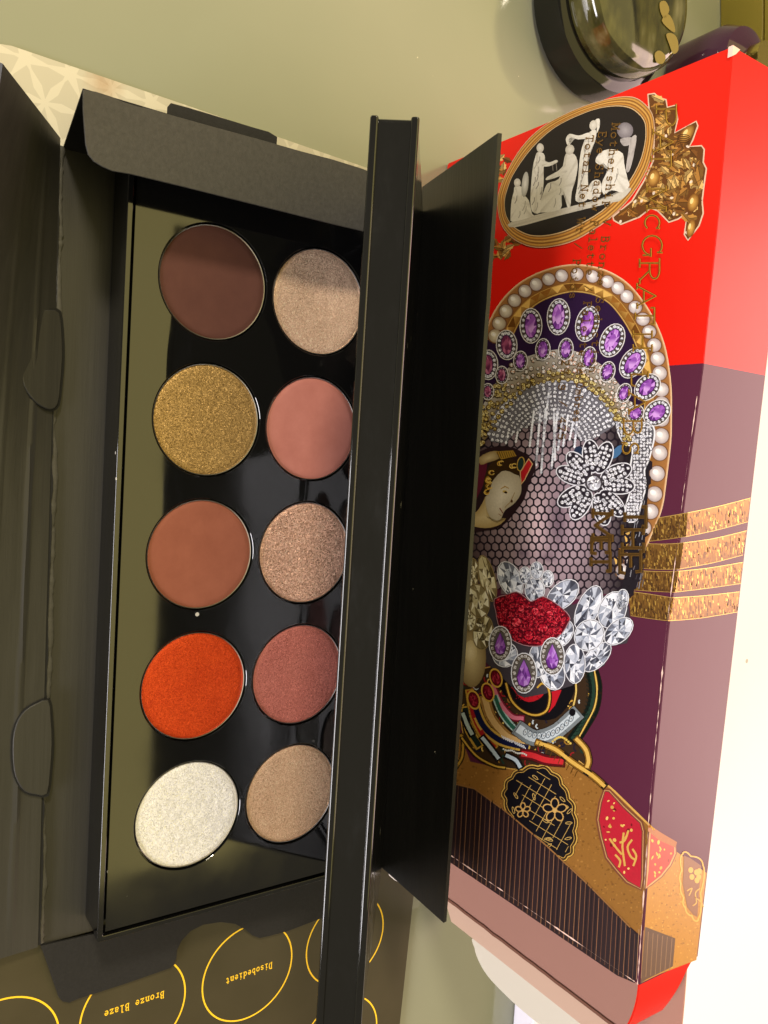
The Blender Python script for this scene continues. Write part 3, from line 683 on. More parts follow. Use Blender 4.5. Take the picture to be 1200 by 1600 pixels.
# open end: back flap with a tuck tab showing its unprinted side, red dust flap of the top
yb = Yb(XR) - TH - .0003
def bflap(s, t_):
    x = XR + 0.0002 + 0.0340 * s
    return (x, yb + 0.0004 * math.sin(s * 3) , 0.002 + (0.1045 - 0.002) * t_)
sheet('tuck_flap', bflap, 12, 4, 0.0005, M['inside'], CT)
def bflap2(s, t_):
    return (XR + 0.0344 + 0.0112 * s, yb + 0.0005 + 0.0045 * s, 0.003 + (0.1025 - 0.003) * t_)
sheet('tuck_flap_edge', bflap2, 4, 4, 0.0005, M['inside_pale'], CT)
def crz(s, t_): return (XR + 0.0335 + 0.0010 * t_ + 0.0003 * nz(s * 20, 4), yb - 0.0003, 0.004 + 0.098 * s)
sheet('tuck_crease', crz, 40, 1, 0.0001, M['crease_brown'], CT)
ty = yb - 0.0010; M['tab_cream'], _, _ = mat('cream_tab', (0.72, 0.66, 0.55), 0.6)
tabp = catmull([(742, 1462), (741, 1480), (748, 1502), (762, 1525), (785, 1550), (815, 1578), (850, 1606), (900, 1640), (960, 1680), (1000, 1640), (960, 1580), (880, 1500), (800, 1440)], 3)
slab('tuck_tab', [onplane(u, v, (0, ty + 0.006, 0), Vector((0, -1, 0))) for u, v in tabp], 0.0005, M['tab_cream'], CT, normal=(0, -1, 0))
def dflap(s, t_):
    x = XR + 0.0004 + 0.0150 * s; y0, y1 = Yp(XR) + .0004 + 0.0022 * s, Yb(XR) - .0016 - 0.0040 * s - 0.0012 * min(1, s * 6)
    return (x, y0 + (y1 - y0) * t_, ZT - 0.0003 - 0.0012 * s - 0.003 * s * s)
sheet('dust_flap', dflap, 10, 6, 0.0005, M['board'], CT)
# worn, whitened edges of the board
M['wear'], _, _ = mat('worn_print_edge', lin((236, 200, 186)), 0.6)
def wear(name, pts, w0, amp, seed, parent=CT):
    vs = []; fs = []; n_ = len(pts)
    for k, (p, d) in enumerate(pts):
        ww = w0 * max(0.02, 0.15 + amp * nz(k * .55, seed) + .9 * nz(k * .09, seed + 9)); p = Vector(p); d = Vector(d)
        vs += [p - d * ww * .5, p + d * ww * .5]
    for k in range(n_ - 1): fs.append((2 * k, 2 * k + 1, 2 * k + 3, 2 * k + 2))
    return obj(name, vs, fs, M['wear'], parent)
xs_ = [XL + (XR - XL) * k / 230 for k in range(231)]
wear('worn_edge', [((x, Yp(x) - .0004, ZT - .00035), (0, 0, 1)) for x in xs_ if x > -0.05], 0.0005, 1.0, 3.3)
wear('worn_edge', [((XR - .0002, Yp(XR) - .0004, .03 + k * .00075), (1, 0, 0)) for k in range(102)], 0.0006, 1.0, 8.3)
slab('worn_corner', [(XL - .0005, Yp(XL) - .0003, ZT + .0002), (XL + .0020, Yp(XL) - .0003, ZT + .0002), (XL + .0012, Yp(XL) + .0010, ZT + .0003), (XL - .0004, Yp(XL) + .0026, ZT + .0002)], 0.0012, M['wear'], CT, normal=(0, 0, 1))

# ------------------------------------------------------------------ print: cameo with gold frame
Z1 = (740, 100, 3.0)
A = Print().set(*Z1)
leafout = [(815, 140), (850, 135), (870, 155), (905, 165), (910, 200), (950, 190), (960, 260), (945, 320), (1045, 265), (1055, 290), (1030, 360), (1015, 385), (1070, 380), (1085, 400), (1080, 460), (1095, 490), (1085, 560), (1075, 640), (1080, 700), (1060, 760), (1005, 830), (985, 800), (1000, 700), (960, 730), (915, 745), (885, 715), (860, 690), (830, 680), (780, 720), (690, 755), (655, 735), (650, 715), (740, 640), (800, 540), (840, 450), (845, 300), (820, 220)]
def inside(p, poly):
    c = False; n_ = len(poly)
    for i in range(n_):
        a, b_ = poly[i], poly[(i + 1) % n_]
        if (a[1] > p[1]) != (b_[1] > p[1]) and p[0] < (b_[0] - a[0]) * (p[1] - a[1]) / (b_[1] - a[1]) + a[0]: c = not c
    return c
def shrink(poly, d):
    cx = sum(p[0] for p in poly) / len(poly); cy = sum(p[1] for p in poly) / len(poly); out = []; n_ = len(poly)
    area_ = sum(poly[i][0] * poly[(i + 1) % n_][1] - poly[(i + 1) % n_][0] * poly[i][1] for i in range(n_)); sg = 1 if area_ > 0 else -1
    for i in range(n_):
        a, b_, c = poly[i - 1], poly[i], poly[(i + 1) % n_]
        n1 = Vector((-(b_[1] - a[1]), b_[0] - a[0])).normalized(); n2 = Vector((-(c[1] - b_[1]), c[0] - b_[0])).normalized()
        m_ = n1 + n2
        if m_.length < .3: m_ = n1
        m_.normalize(); out.append((b_[0] + m_.x * d * sg, b_[1] + m_.y * d * sg))
    return out
GOLDS = [(190, 136, 64), (214, 162, 84), (150, 98, 42), (176, 122, 56), (232, 188, 112), (128, 80, 36)]
A.poly(leafout, (222, 190, 160), 1, alt=False)
A.poly(shrink(leafout, 7), (104, 62, 28), 2, alt=False)
def leaf(pr, x, y, ln, wd, ang, L, pal=GOLDS):
    c, s = math.cos(ang), math.sin(ang)
    def q(a, b_): return (x + a * c - b_ * s, y + a * s + b_ * c)
    up_ = [q(ln * t_, wd * math.sin(math.pi * t_ ** .8) * (1 + .25 * math.sin(t_ * 22))) for t_ in [k / 9 for k in range(10)]]
    dn_ = [q(ln * t_, -wd * math.sin(math.pi * t_ ** .8) * (1 + .25 * math.sin(t_ * 22))) for t_ in [k / 9 for k in range(10)]]
    c1 = random.choice(pal); pr.poly(up_, c1, L); pr.poly(dn_[::-1], tuple(int(v * .72) for v in c1), L)
    pr.line([q(0, 0), q(ln, 0)], max(2, wd * .12), (70, 40, 16), L + 1)
inn = shrink(leafout, 12); cnt = 0
while cnt < 150:
    p = (random.uniform(650, 1095), random.uniform(135, 830))
    if inside(p, inn):
        ang = random.uniform(0, 6.28); e_ = (p[0] + 46 * math.cos(ang), p[1] + 46 * math.sin(ang))
        if inside(e_, inn): leaf(A, p[0], p[1], random.uniform(46, 70), random.uniform(11, 19), ang, 3 + (cnt % 3)); cnt += 1
for k in range(26):
    p = (random.uniform(650, 1095), random.uniform(135, 830))
    if inside(p, inn): A.disc(p[0], p[1], 6, 9, (236, 214, 190), 6.2, random.uniform(0, 180), 8)
# acorns
for (x, y, rx, ry, an) in ((1000, 330, 26, 52, 35), (845, 535, 28, 42, 20), (1030, 650, 26, 44, 15), (1020, 770, 20, 44, 12)):
    A.disc(x, y, rx, ry, (120, 72, 26), 8, an, 18, ccol=(226, 172, 84))
    A.disc(x - 6, y - 8, rx * .3, ry * .35, (246, 214, 140), 9.2, an, 10)
for k in range(15):
    a = 2 * math.pi * k / 15; A.disc(845 + 36 * math.cos(a), 535 + 52 * math.sin(a), 6, 6, (206, 156, 80), 9.4, 0, 8, ccol=(110, 66, 26))
for k in range(5): A.line(arc(985, 345 + k * 9, 30, 14, 200, 340, 6), 4, (76, 42, 18), 9.5)
for (cx, cy) in ((165, 860), (135, 880), (150, 480), (120, 520)):
    for k in range(9):
        leaf(A, cx + random.uniform(-42, 30), cy + random.uniform(-38, 26), 46, 13, random.uniform(0, 6.28), 2 + (k % 3))
out_o = [(112, 650), (122, 590), (150, 520), (205, 420), (270, 340), (345, 280), (430, 235), (510, 200), (600, 172), (665, 157), (720, 152), (765, 160), (805, 188), (838, 230), (850, 290), (848, 370), (818, 490), (745, 615), (640, 725), (520, 805), (450, 838), (380, 855), (315, 862), (250, 852), (180, 815), (130, 750)]
inn_o = [(148, 645), (160, 590), (185, 525), (240, 440), (300, 370), (365, 312), (430, 272), (500, 240), (565, 216), (625, 203), (685, 200), (730, 208), (765, 228), (795, 262), (806, 300), (802, 375), (772, 475), (702, 588), (600, 688), (480, 758), (415, 785), (350, 800), (300, 803), (250, 795), (190, 762), (155, 710)]
O, I_ = catmull(out_o, 3), catmull(inn_o, 3)
rg = [(0, (230, 196, 160)), (.10, (150, 96, 40)), (.24, (214, 158, 74)), (.36, (120, 70, 26)), (.5, (226, 172, 88)), (.62, (132, 80, 30)), (.76, (206, 146, 66)), (.88, (112, 66, 28)), (.94, (240, 206, 150)), (1, (92, 56, 26))]
mixp = lambda t_: [(a[0] + (b_[0] - a[0]) * t_, a[1] + (b_[1] - a[1]) * t_) for a, b_ in zip(O, I_)]
for (t0, c0), (t1, c1) in zip(rg[:-1], rg[1:]): A.band(mixp(t0), mixp(t1), c0, c1, 11)
A.poly(I_, (34, 28, 28), 11, alt=False)
# cameo figures
W1, W2, W3 = (226, 220, 206), (198, 190, 174), (150, 142, 132)
def fig(pts, L=13, shade=True, c=W1, c2=W2):
    pp = catmull(pts, 3); A.fan(pp, [c if (k % 5) else c2 for k in range(len(pp))], c, L)
    if shade:
        xs2 = [p[0] for p in pts]; ys2 = [p[1] for p in pts]; w_ = max(xs2) - min(xs2); h_ = max(ys2) - min(ys2)
        for k in range(int(h_ / 24)):
            y = min(ys2) + 20 + k * 24; x = random.uniform(min(xs2) + w_ * .25, max(xs2) - w_ * .2)
            a, b_ = (x, y), (x - random.uniform(4, 14), y + random.uniform(28, 46))
            if inside(a, pts) and inside(b_, pts): A.line([a, ((a[0] + b_[0]) / 2 + 4, (a[1] + b_[1]) / 2), b_], 4, random.choice([W3, (172, 164, 150)]), L + 1)
fig([(180, 740), (400, 682), (640, 622), (722, 582), (738, 592), (690, 640), (640, 652), (400, 712), (195, 766)], 12.5, False, (206, 198, 182), (186, 178, 162))
fig([(195, 575), (225, 575), (235, 610), (260, 640), (275, 700), (278, 715), (185, 740), (175, 710), (180, 640), (190, 600)])
A.disc(243, 565, 16, 60, (170, 166, 156), 13.5, 6, 18, ccol=(226, 222, 212)); A.disc(207, 557, 16, 20, W2, 14.5, 0, 14, ccol=W1)
fig([(300, 415), (330, 420), (337, 455), (330, 490), (330, 560), (320, 640), (312, 698), (277, 692), (268, 640), (272, 560), (280, 480), (290, 440)])
fig([(322, 450), (355, 462), (390, 450), (394, 462), (355, 480), (322, 478)], 14, False); A.disc(314, 394, 17, 22, W2, 14.5, 0, 14, ccol=W1); A.line([(388, 460), (392, 500)], 3, W3, 14); A.line([(372, 470), (374, 500)], 3, W3, 14)
fig([(435, 420), (475, 425), (490, 470), (480, 540), (462, 600), (455, 668), (440, 668), (432, 618), (412, 622), (408, 682), (310, 697), (303, 682), (330, 600), (350, 560), (400, 540), (420, 480)])
fig([(432, 470), (400, 500), (347, 530), (345, 545), (402, 528), (440, 505)], 14, False); A.disc(453, 402, 21, 24, W2, 14.5, 20, 14, ccol=W1)
fig([(545, 320), (575, 310), (572, 360), (545, 420), (537, 520), (540, 600), (530, 640), (480, 642), (490, 560), (500, 440), (517, 370)])
fig([(542, 346), (492, 354), (458, 344), (448, 358), (454, 378), (442, 382), (434, 352), (452, 328), (495, 336), (542, 322)], 14, False)
A.disc(563, 288, 18, 24, W2, 14.5, 10, 14, ccol=W1); fig([(572, 264), (592, 258), (592, 296), (578, 326), (580, 290)], 14, False)
fig([(572, 452), (600, 412), (650, 400), (700, 420), (708, 470), (724, 540), (732, 572), (700, 602), (650, 592), (612, 612), (602, 562), (628, 500), (612, 466), (590, 472)])
fig([(548, 562), (580, 542), (600, 562), (592, 622), (530, 632)], 13.5)
A.disc(712, 312, 38, 38, (120, 112, 116), 13, 0, 18, ccol=(164, 156, 158)); fig([(738, 352), (766, 338), (750, 440), (730, 505), (716, 495), (726, 420)], 13.8, False, (186, 178, 172), (150, 142, 138)); fig([(690, 352), (750, 345), (748, 372), (706, 385)], 13.4, False, (176, 168, 164), (150, 142, 138))
A.done('cameo_print', FP)

# ------------------------------------------------------------------ print: oval frame of pearls and the tiara
Bp = Print()
outer = [(757, 530), (763, 505), (782, 471), (811, 442), (845, 424), (882, 414), (916, 414), (950, 423), (981, 442), (1006, 471), (1026, 505), (1040, 542), (1047, 581), (1050, 615), (1050, 655), (1049, 690), (1043, 742), (1035, 795), (1017, 840), (1001, 880), (985, 905)]
ctr = (890, 680)
def inset(pts, d):
    out = []; n_ = len(pts)
    for i in range(n_):
        a, c = pts[max(i - 1, 0)], pts[min(i + 1, n_ - 1)]; t_ = Vector((c[0] - a[0], c[1] - a[1])).normalized(); out.append((pts[i][0] - t_.y * d, pts[i][1] + t_.x * d))
    return out
oc = catmull(outer, 5, closed=False)
field = oc + [(960, 900), (760, 900), (745, 700)]
Bp.poly(field, (46, 26, 58), 1, alt=False)
Bp.band(oc, inset(oc, 3), (238, 206, 166), (196, 140, 84), 2, closed=False)
Bp.band(inset(oc, 3), inset(oc, 29), (164, 112, 62), (138, 92, 46), 2, closed=False)
Bp.band(inset(oc, 29), inset(oc, 42), (196, 150, 76), (132, 88, 34), 2.5, closed=False)
Bp.band(inset(oc, 42), inset(oc, 44), (226, 190, 110), (140, 98, 44), 2.6, closed=False)
i30, i41 = inset(oc, 30), inset(oc, 41)
for k in range(0, len(oc) - 3, 3):
    Bp.poly([i30[k], i30[k + 3], i41[k + 1]], random.choice([(226, 180, 96), (150, 98, 40), (110, 68, 26)]), 3.2)
# pearls walk along the path
acc_ = 0; path = inset(oc, 16); last = path[0]; nxt = 4.0
for q in path[1:]:
    d = math.hypot(q[0] - last[0], q[1] - last[1]); acc_ += d; last = q
    if acc_ >= nxt:
        s = min(1, max(0, (q[1] - 430) / 250)); rr_ = 10.0 + 2.2 * s
        warm = max(0, min(1, (830 - q[0]) / 80))
        hi_ = (246 - 14 * warm, 238 - 18 * warm, 232 - 50 * warm); lo_ = (176 - 10 * warm, 160 - 14 * warm, 158 - 50 * warm)
        Bp.disc(q[0], q[1], rr_ + 1.4, rr_ + 1.0, (120, 82, 52), 3.6, 0, 16)
        Bp.disc(q[0], q[1], rr_ - .2, rr_ - .6, lo_, 5, random.uniform(0, 90), 20, ccol=hi_)
        Bp.disc(q[0] - 2.5, q[1] - 2.5, rr_ * .42, rr_ * .36, hi_, 6, 30, 10, ccol=(255, 252, 250))
        nxt = acc_ + rr_ * 1.86
GR = [(240, 240, 246), (216, 218, 228), (150, 148, 156), (84, 80, 88), (228, 230, 240), (250, 250, 255), (250, 250, 252), (186, 186, 196)]
YG = [(222, 202, 120), (176, 150, 74), (118, 94, 40), (240, 228, 170), (88, 66, 30), (150, 126, 70), (206, 186, 130)]
PU = [(150, 84, 178), (190, 124, 214), (112, 52, 140), (214, 160, 232), (92, 38, 118), (168, 98, 196), (130, 66, 158)]
PU2 = [(168, 84, 120), (196, 116, 150), (128, 56, 92), (108, 44, 80), (206, 140, 168)]
def brilliant(pr, x, y, r_, L, pal=GR, n=7, tint=None):
    pts = pr.ell(x, y, r_, r_ * random.uniform(.85, 1.1), random.uniform(0, 90), n)
    pr.poly(pr.ell(x, y, r_ * 1.12, r_ * 1.12, 0, 10), (60, 54, 58) if pal is GR else (80, 60, 30), L)
    pr.facets([(x + (p[0] - x) * .92, y + (p[1] - y) * .92) for p in pts], L + 1.1, pal)
def amethyst(pr, x, y, rx, ry, ang, L, pal, halo=6.5, hp=GR, n=16):
    pr.poly(pr.ell(x, y, rx + halo + 2.4, ry + halo + 2.4, ang, 22), (228, 224, 222), L)
    pr.poly(pr.ell(x, y, rx + halo + 1.0, ry + halo + 1.0, ang, 22), (84, 74, 62), L + 1)
    for p in pr.ell(x, y, rx + halo * .55, ry + halo * .55, ang, n): brilliant(pr, p[0], p[1], halo * .46, L + 2, hp, 6)
    pr.poly(pr.ell(x, y, rx + 1.2, ry + 1.2, ang, 18), (70, 34, 80), L + 4)
    pts = pr.ell(x, y, rx, ry, ang, 10)
    pr.facets(pts, L + 5, pal); tb = [(x + (p[0] - x) * .5, y + (p[1] - y) * .6) for p in pts]
    pr.poly(tb, pal[1], L + 6.1, cols=[pal[3] if k < 5 else pal[0] for k in range(10)])
big = [(763, 570, 7, 15, 0), (792, 539, 8, 15, -4), (830, 509, 9, 19, 0), (873, 495, 9.5, 20, 4), (918, 506, 9.5, 20, 14), (957, 532, 10, 19, 24), (989, 567, 9.5, 18, 34), (1012, 605, 9.5, 15, 42), (1027, 645, 10, 15, 48)]
# yellow band of stones below the big ones
bo = catmull([(752, 640), (770, 605), (800, 570), (840, 552), (885, 546), (925, 560), (958, 588), (985, 630), (998, 672)], 5, False)
bi = catmull([(752, 700), (775, 660), (805, 626), (842, 602), (880, 596), (915, 604), (944, 630), (966, 662), (978, 700)], 5, False)
Bp.band(bo, bi, (186, 180, 172), (126, 104, 56), 4, closed=False)
for (x, y, a, c, an) in big: amethyst(Bp, x, y, a, c, an, 7, PU2 if x < 800 else PU)
for k in range(len(bo) - 1):
    for q in range(6):
        t_ = (q + .5) / 6 + random.uniform(-.06, .06); x = bo[k][0] + (bi[k][0] - bo[k][0]) * t_; y = bo[k][1] + (bi[k][1] - bo[k][1]) * t_
        brilliant(Bp, x + random.uniform(-2, 2), y + random.uniform(-2, 2), random.uniform(2.2, 4.4), 15 + (q % 3) * .3, YG if q > 3 or x < 790 else [(240, 240, 238), (230, 230, 226), (206, 196, 180), (226, 170, 140), (150, 140, 130)], 6)
small = [(763, 612, 5, 8.5, 0), (785, 586, 5.5, 9.5, 0), (814, 564, 6.5, 11, 2), (849, 546, 7, 12.5, 4), (885, 546, 7, 13, 6), (921, 559, 7, 13, 12), (950, 581, 7, 12, 18), (976, 614, 6.5, 11, 22), (994, 646, 7.5, 9.5, 45)]
for (x, y, a, c, an) in small: amethyst(Bp, x, y, a, c, an, 18, PU2 if x < 800 else PU, 2.6, GR, 11)
Bp.done('tiara_print', FP)

# ------------------------------------------------------------------ print: veiled face
Vp = Print()
face = [(745, 700), (752, 655), (775, 655), (860, 598), (905, 602), (945, 630), (975, 668), (1000, 690), (1012, 720), (1010, 790), (1004, 850), (996, 900), (985, 925), (900, 935), (800, 930), (736, 905), (738, 800)]
# skin laid down as a grid so that the picture is softly modelled
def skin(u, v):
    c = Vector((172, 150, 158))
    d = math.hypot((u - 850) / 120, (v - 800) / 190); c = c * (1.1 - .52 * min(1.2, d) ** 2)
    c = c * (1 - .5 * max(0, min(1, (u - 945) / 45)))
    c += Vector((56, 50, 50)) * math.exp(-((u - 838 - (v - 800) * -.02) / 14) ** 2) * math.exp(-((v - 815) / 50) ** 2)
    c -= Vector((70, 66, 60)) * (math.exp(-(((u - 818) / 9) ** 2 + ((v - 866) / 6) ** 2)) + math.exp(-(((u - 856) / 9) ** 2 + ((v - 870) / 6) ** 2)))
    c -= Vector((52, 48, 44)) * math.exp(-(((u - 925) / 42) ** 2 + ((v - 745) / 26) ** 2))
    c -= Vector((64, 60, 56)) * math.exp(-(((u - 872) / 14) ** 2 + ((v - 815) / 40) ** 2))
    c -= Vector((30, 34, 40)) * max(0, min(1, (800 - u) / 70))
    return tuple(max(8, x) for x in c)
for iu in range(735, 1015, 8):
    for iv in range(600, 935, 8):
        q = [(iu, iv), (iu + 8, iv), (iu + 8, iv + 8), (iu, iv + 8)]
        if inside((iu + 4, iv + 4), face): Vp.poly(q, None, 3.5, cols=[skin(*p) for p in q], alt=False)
# hexagonal net
HW = 11.6; HH = HW * 1.16
for r_ in range(34):
    for c in range(28):
        x = 738 + c * HW + (HW / 2 if r_ % 2 else 0); y = 600 + r_ * HH * .86
        if not inside((x, y), face) or y < 655 and x < 965: continue
        x += 2.2 * math.sin(y * .03); dense = max(0, (x - 950) / 60)
        h = HW * .5; jx = 1.3 * nz(x * .09, y * .09, 2.0); jy = 1.3 * nz(x * .09, y * .09, 8.0); pts = [(x + jx, y + jy - HH * .58), (x + h + 1.3 * nz((x + h) * .09, y * .09, 3.3), y + jy - HH * .28), (x + h + 1.3 * nz((x + h) * .09, y * .09, 3.3), y + jy + HH * .28), (x + jx, y + jy + HH * .58)]
        Vp.line(pts, 2.0 + 3.0 * dense + random.uniform(0, .9), (36, 28, 36), 5 + .8 * (r_ % 2))
        Vp.disc(x, y - HH * .58, 1.7, 1.7, (30, 24, 30), 7, 0, 6)
Vp.poly([(998, 690), (1016, 690), (1014, 760), (1010, 800), (1008, 850), (1000, 900), (988, 928), (970, 930), (984, 860), (994, 790)], (34, 30, 36), 6.8, alt=False)
for k in range(60):
    x = random.uniform(984, 1008); y = random.uniform(720, 910); Vp.line([(x, y), (x - 2, y + random.uniform(5, 14))], 1.0, random.choice([(110, 106, 112), (150, 150, 156), (70, 64, 70)]), 8)
# half-moon of diamonds with hanging strands
moon = catmull([(762, 672), (772, 645), (800, 622), (840, 603), (880, 598), (915, 606), (943, 632), (962, 660), (940, 678), (912, 690), (890, 668), (862, 655), (838, 662), (812, 672), (790, 690), (770, 690)], 3)
Vp.poly(moon, (112, 110, 118), 9, alt=False)
Vp.line(catmull([(765, 665), (800, 620), (845, 600), (885, 596), (918, 604), (946, 632), (966, 664), (975, 694)], 4, False), 3.2, (176, 178, 190), 10)
cnt = 0
for k in range(33):                                     # rows of stones fanning out from the brow
    an = math.radians(188 + 164 * k / 32)
    for q in range(13):
        r_ = 34 + q * 6.6; p = (868 + r_ * 1.06 * math.cos(an), 700 + r_ * 1.0 * math.sin(an) + .0)
        if inside(p, moon): brilliant(Vp, p[0] + random.uniform(-.8, .8), p[1] + random.uniform(-.8, .8), (2.1 + .12 * q) * random.uniform(.85, 1.1), 11 + .3 * (cnt % 3), YG if p[0] < 778 and random.random() < .5 else GR, 7); cnt += 1
for (x, y0, x2, y1) in ((835, 640, 828, 700), (845, 640, 838, 730), (853, 640, 846, 742), (858, 612, 850, 690), (866, 640, 868, 722), (872, 640, 862, 735), (880, 650, 872, 706), (888, 650, 880, 700), (896, 660, 890, 690), (810, 672, 806, 694), (794, 682, 790, 696), (902, 660, 898, 702)):
    L_ = math.hypot(x2 - x, y1 - y0); n_ = int(L_ / 4)
    for k in range(n_):
        t_ = k / n_; Vp.poly(Vp.ell(x + (x2 - x) * t_, y0 + (y1 - y0) * t_, 2.1, 2.9, 10, 6), random.choice([(246, 246, 252), (214, 216, 226), (160, 160, 170), (236, 238, 246)]), 14)
    Vp.line([(x - 2, y0), (x2 - 2, y1)], .7, (50, 46, 52), 13.5)
# bracelet of diamonds at the side
brc = catmull([(965, 664), (985, 660), (1016, 664), (1022, 680), (1014, 715), (1006, 735), (1008, 760), (1000, 790), (994, 812), (980, 812), (980, 790), (988, 762), (986, 735), (990, 700), (975, 690)], 3)
Vp.poly(shrink(brc, -2.5), (232, 232, 236), 9, alt=False); Vp.poly(brc, (90, 88, 96), 10, alt=False)
for iy in range(662, 814, 5):
    for ix in range(962, 1024, 5):
        if inside((ix, iy), brc): brilliant(Vp, ix + random.uniform(-1, 1), iy + random.uniform(-1, 1), random.uniform(2.1, 3.3), 11.5, GR, 6)
# flower brooch
fx, fy = 929, 755
for (x, y, an) in ((934, 714, 3), (965, 749, 84), (949, 791, 152), (902, 782, 228), (900, 735, 305)):
    d = Vector((x - fx, y - fy)); s = Vector((-d.y, d.x)).normalized()
    for sg in (-1, 1):
        cx, cy = x + s.x * sg * 9.5, y + s.y * sg * 9.5; ag = math.degrees(math.atan2(d.y, d.x)) + sg * 14
        Vp.poly(Vp.ell(cx, cy, 27, 14.5, ag, 20), (226, 226, 232), 16 + .5 * sg)
        Vp.poly(Vp.ell(cx, cy, 25.2, 12.8, ag, 20), (40, 34, 42), 18 + .5 * sg)
        for p in [(a + random.uniform(-1.5, 1.5), b_ + random.uniform(-1, 1)) for a in (-19, -12.5, -6, 0.5, 7, 13.5, 20) for b_ in (-7.5, -.5, 6.5)]:
            if (p[0] / 23.5) ** 2 + (p[1] / 11) ** 2 < 1:
                ca, sa = math.cos(math.radians(ag)), math.sin(math.radians(ag)); brilliant(Vp, cx + p[0] * ca - p[1] * sa, cy + p[0] * sa + p[1] * ca, random.uniform(2.6, 3.8), 20, GR, 7)
brilliant(Vp, fx, fy, 12.5, 23, GR, 11); 
Vp.poly(Vp.ell(905, 706, 8, 9, 0, 8), (36, 48, 72), 15); Vp.poly(Vp.ell(965, 706, 6, 13, 40, 10), (70, 110, 150), 15.5)
# enamel head
Vp.set(730, 650, 4.0)
Vp.poly(catmull([(20, 330), (60, 235), (180, 190), (300, 200), (410, 270), (430, 330), (390, 420), (360, 520), (300, 600), (220, 690), (110, 715), (10, 690)], 2), (46, 30, 34), 16, alt=False)
Vp.poly([(60, 290), (130, 280), (120, 360), (100, 440), (40, 560), (10, 560), (10, 350)], (96, 30, 48), 17.3)
Vp.fan(catmull([(0, 640), (60, 600), (100, 540), (118, 500), (122, 560), (150, 640), (190, 668), (245, 640), (212, 676), (150, 698), (80, 698), (0, 675)], 2), (176, 150, 96), (216, 196, 148), 18)
Vp.fan(catmull([(70, 265), (140, 225), (195, 220), (205, 265), (130, 292), (88, 305)], 2), (150, 126, 80), (206, 186, 140), 18)
Vp.fan(catmull([(150, 425), (220, 345), (290, 350), (330, 380), (342, 450), (332, 500), (292, 552), (240, 590), (212, 645), (180, 652), (140, 622), (120, 560), (118, 510), (140, 470)], 3), (188, 176, 150), (238, 228, 206), 19.5)
Vp.poly(catmull([(108, 400), (140, 310), (200, 268), (285, 268), (315, 300), (325, 372), (270, 348), (215, 345), (165, 400), (150, 445), (130, 495), (108, 450)], 2), (58, 40, 20), 20.5)
for k in range(15):
    x, y = random.choice([(135, 440), (140, 400), (155, 360), (180, 325), (215, 300), (250, 295), (290, 315), (300, 345), (128, 470)]); Vp.line(arc(x + random.uniform(-8, 8), y + random.uniform(-8, 8), 15, 13, random.uniform(0, 90), random.uniform(230, 330), 8), 6, random.choice([(206, 160, 60), (170, 122, 40), (226, 190, 96)]), 21.5)
Vp.poly([(180, 222), (290, 215), (312, 250), (215, 272)], (170, 132, 50), 21)
for k in range(8): Vp.line([(190 + k * 14, 224), (204 + k * 14, 262)], 4, (80, 58, 22), 22)
Vp.poly([(335, 350), (388, 268), (412, 300), (362, 400), (342, 425)], (190, 34, 40), 21.3); Vp.line([(335, 350), (388, 268), (412, 300), (362, 400), (342, 425)], 6, (206, 170, 120), 22, True)
Vp.poly(Vp.ell(338, 300, 22, 44, 10, 12), (40, 60, 56), 20.6); Vp.line(Vp.ell(338, 300, 22, 44, 10, 12), 6, (196, 160, 70), 21.8, True)
Vp.disc(240, 474, 17, 9, (216, 186, 96), 21, 20, 10); Vp.disc(244, 478, 10, 7, (60, 40, 26), 22, 20, 8); Vp.disc(282, 532, 7, 10, (90, 60, 30), 22, 0, 8)
Vp.line([(215, 455), (240, 440), (262, 452)], 5, (190, 150, 60), 21); Vp.line([(300, 480), (272, 540), (250, 560), (240, 572)], 5, (176, 150, 108), 21); Vp.line([(208, 578), (226, 606)], 6, (130, 60, 46), 21.5); Vp.line([(200, 612), (216, 622)], 4, (160, 120, 90), 21.4)
Vp.set()
Vp.done('veiled_face_print', FP)

# ------------------------------------------------------------------ print: jewelled mouth and collar
Jp = Print(ox=720, oy=850, s=4.0)
CL = [(214, 218, 228), (178, 184, 198), (112, 116, 130), (244, 246, 252), (62, 64, 76), (200, 206, 220), (146, 154, 172), (232, 236, 246), (92, 96, 110)]
CY = [(228, 220, 180), (200, 188, 144), (140, 126, 88), (244, 238, 210), (88, 76, 50), (212, 202, 164), (120, 106, 70)]
Jp.poly(catmull([(20, 330), (140, 330), (250, 330), (420, 330), (560, 330), (700, 380), (860, 330), (1020, 320), (1060, 480), (1040, 620), (920, 640), (900, 760), (780, 800), (720, 870), (650, 900), (400, 960), (330, 900), (180, 760), (80, 640), (30, 520)], 2), (66, 60, 66), 9, alt=False)
stones = [(75, 180, 34, 82, 0, CY), (168, 215, 42, 136, -14, CY), (60, 470, 34, 66, 0, CY), (112, 355, 62, 98, -12, CY), (140, 552, 56, 98, 6, CY), (312, 222, 62, 108, -24, CL), (466, 285, 54, 66, 0, CL), (640, 318, 66, 108, 48, CL), (800, 400, 62, 138, 24, CL), (950, 412, 76, 108, 22, CL), (806, 570, 82, 92, 30, CL), (990, 545, 58, 96, 48, CL), (852, 706, 52, 104, 44, CL), (715, 748, 58, 112, 0, CL), (640, 560, 52, 80, 30, CL), (280, 690, 70, 70, 0, CL), (570, 800, 70, 104, -18, CL), (480, 730, 46, 96, 0, CL), (405, 196, 32, 46, 0, CL), (478, 166, 34, 47, 0, CL), (546, 216, 30, 44, 0, CL), (1010, 350, 34, 60, 10, CL)]
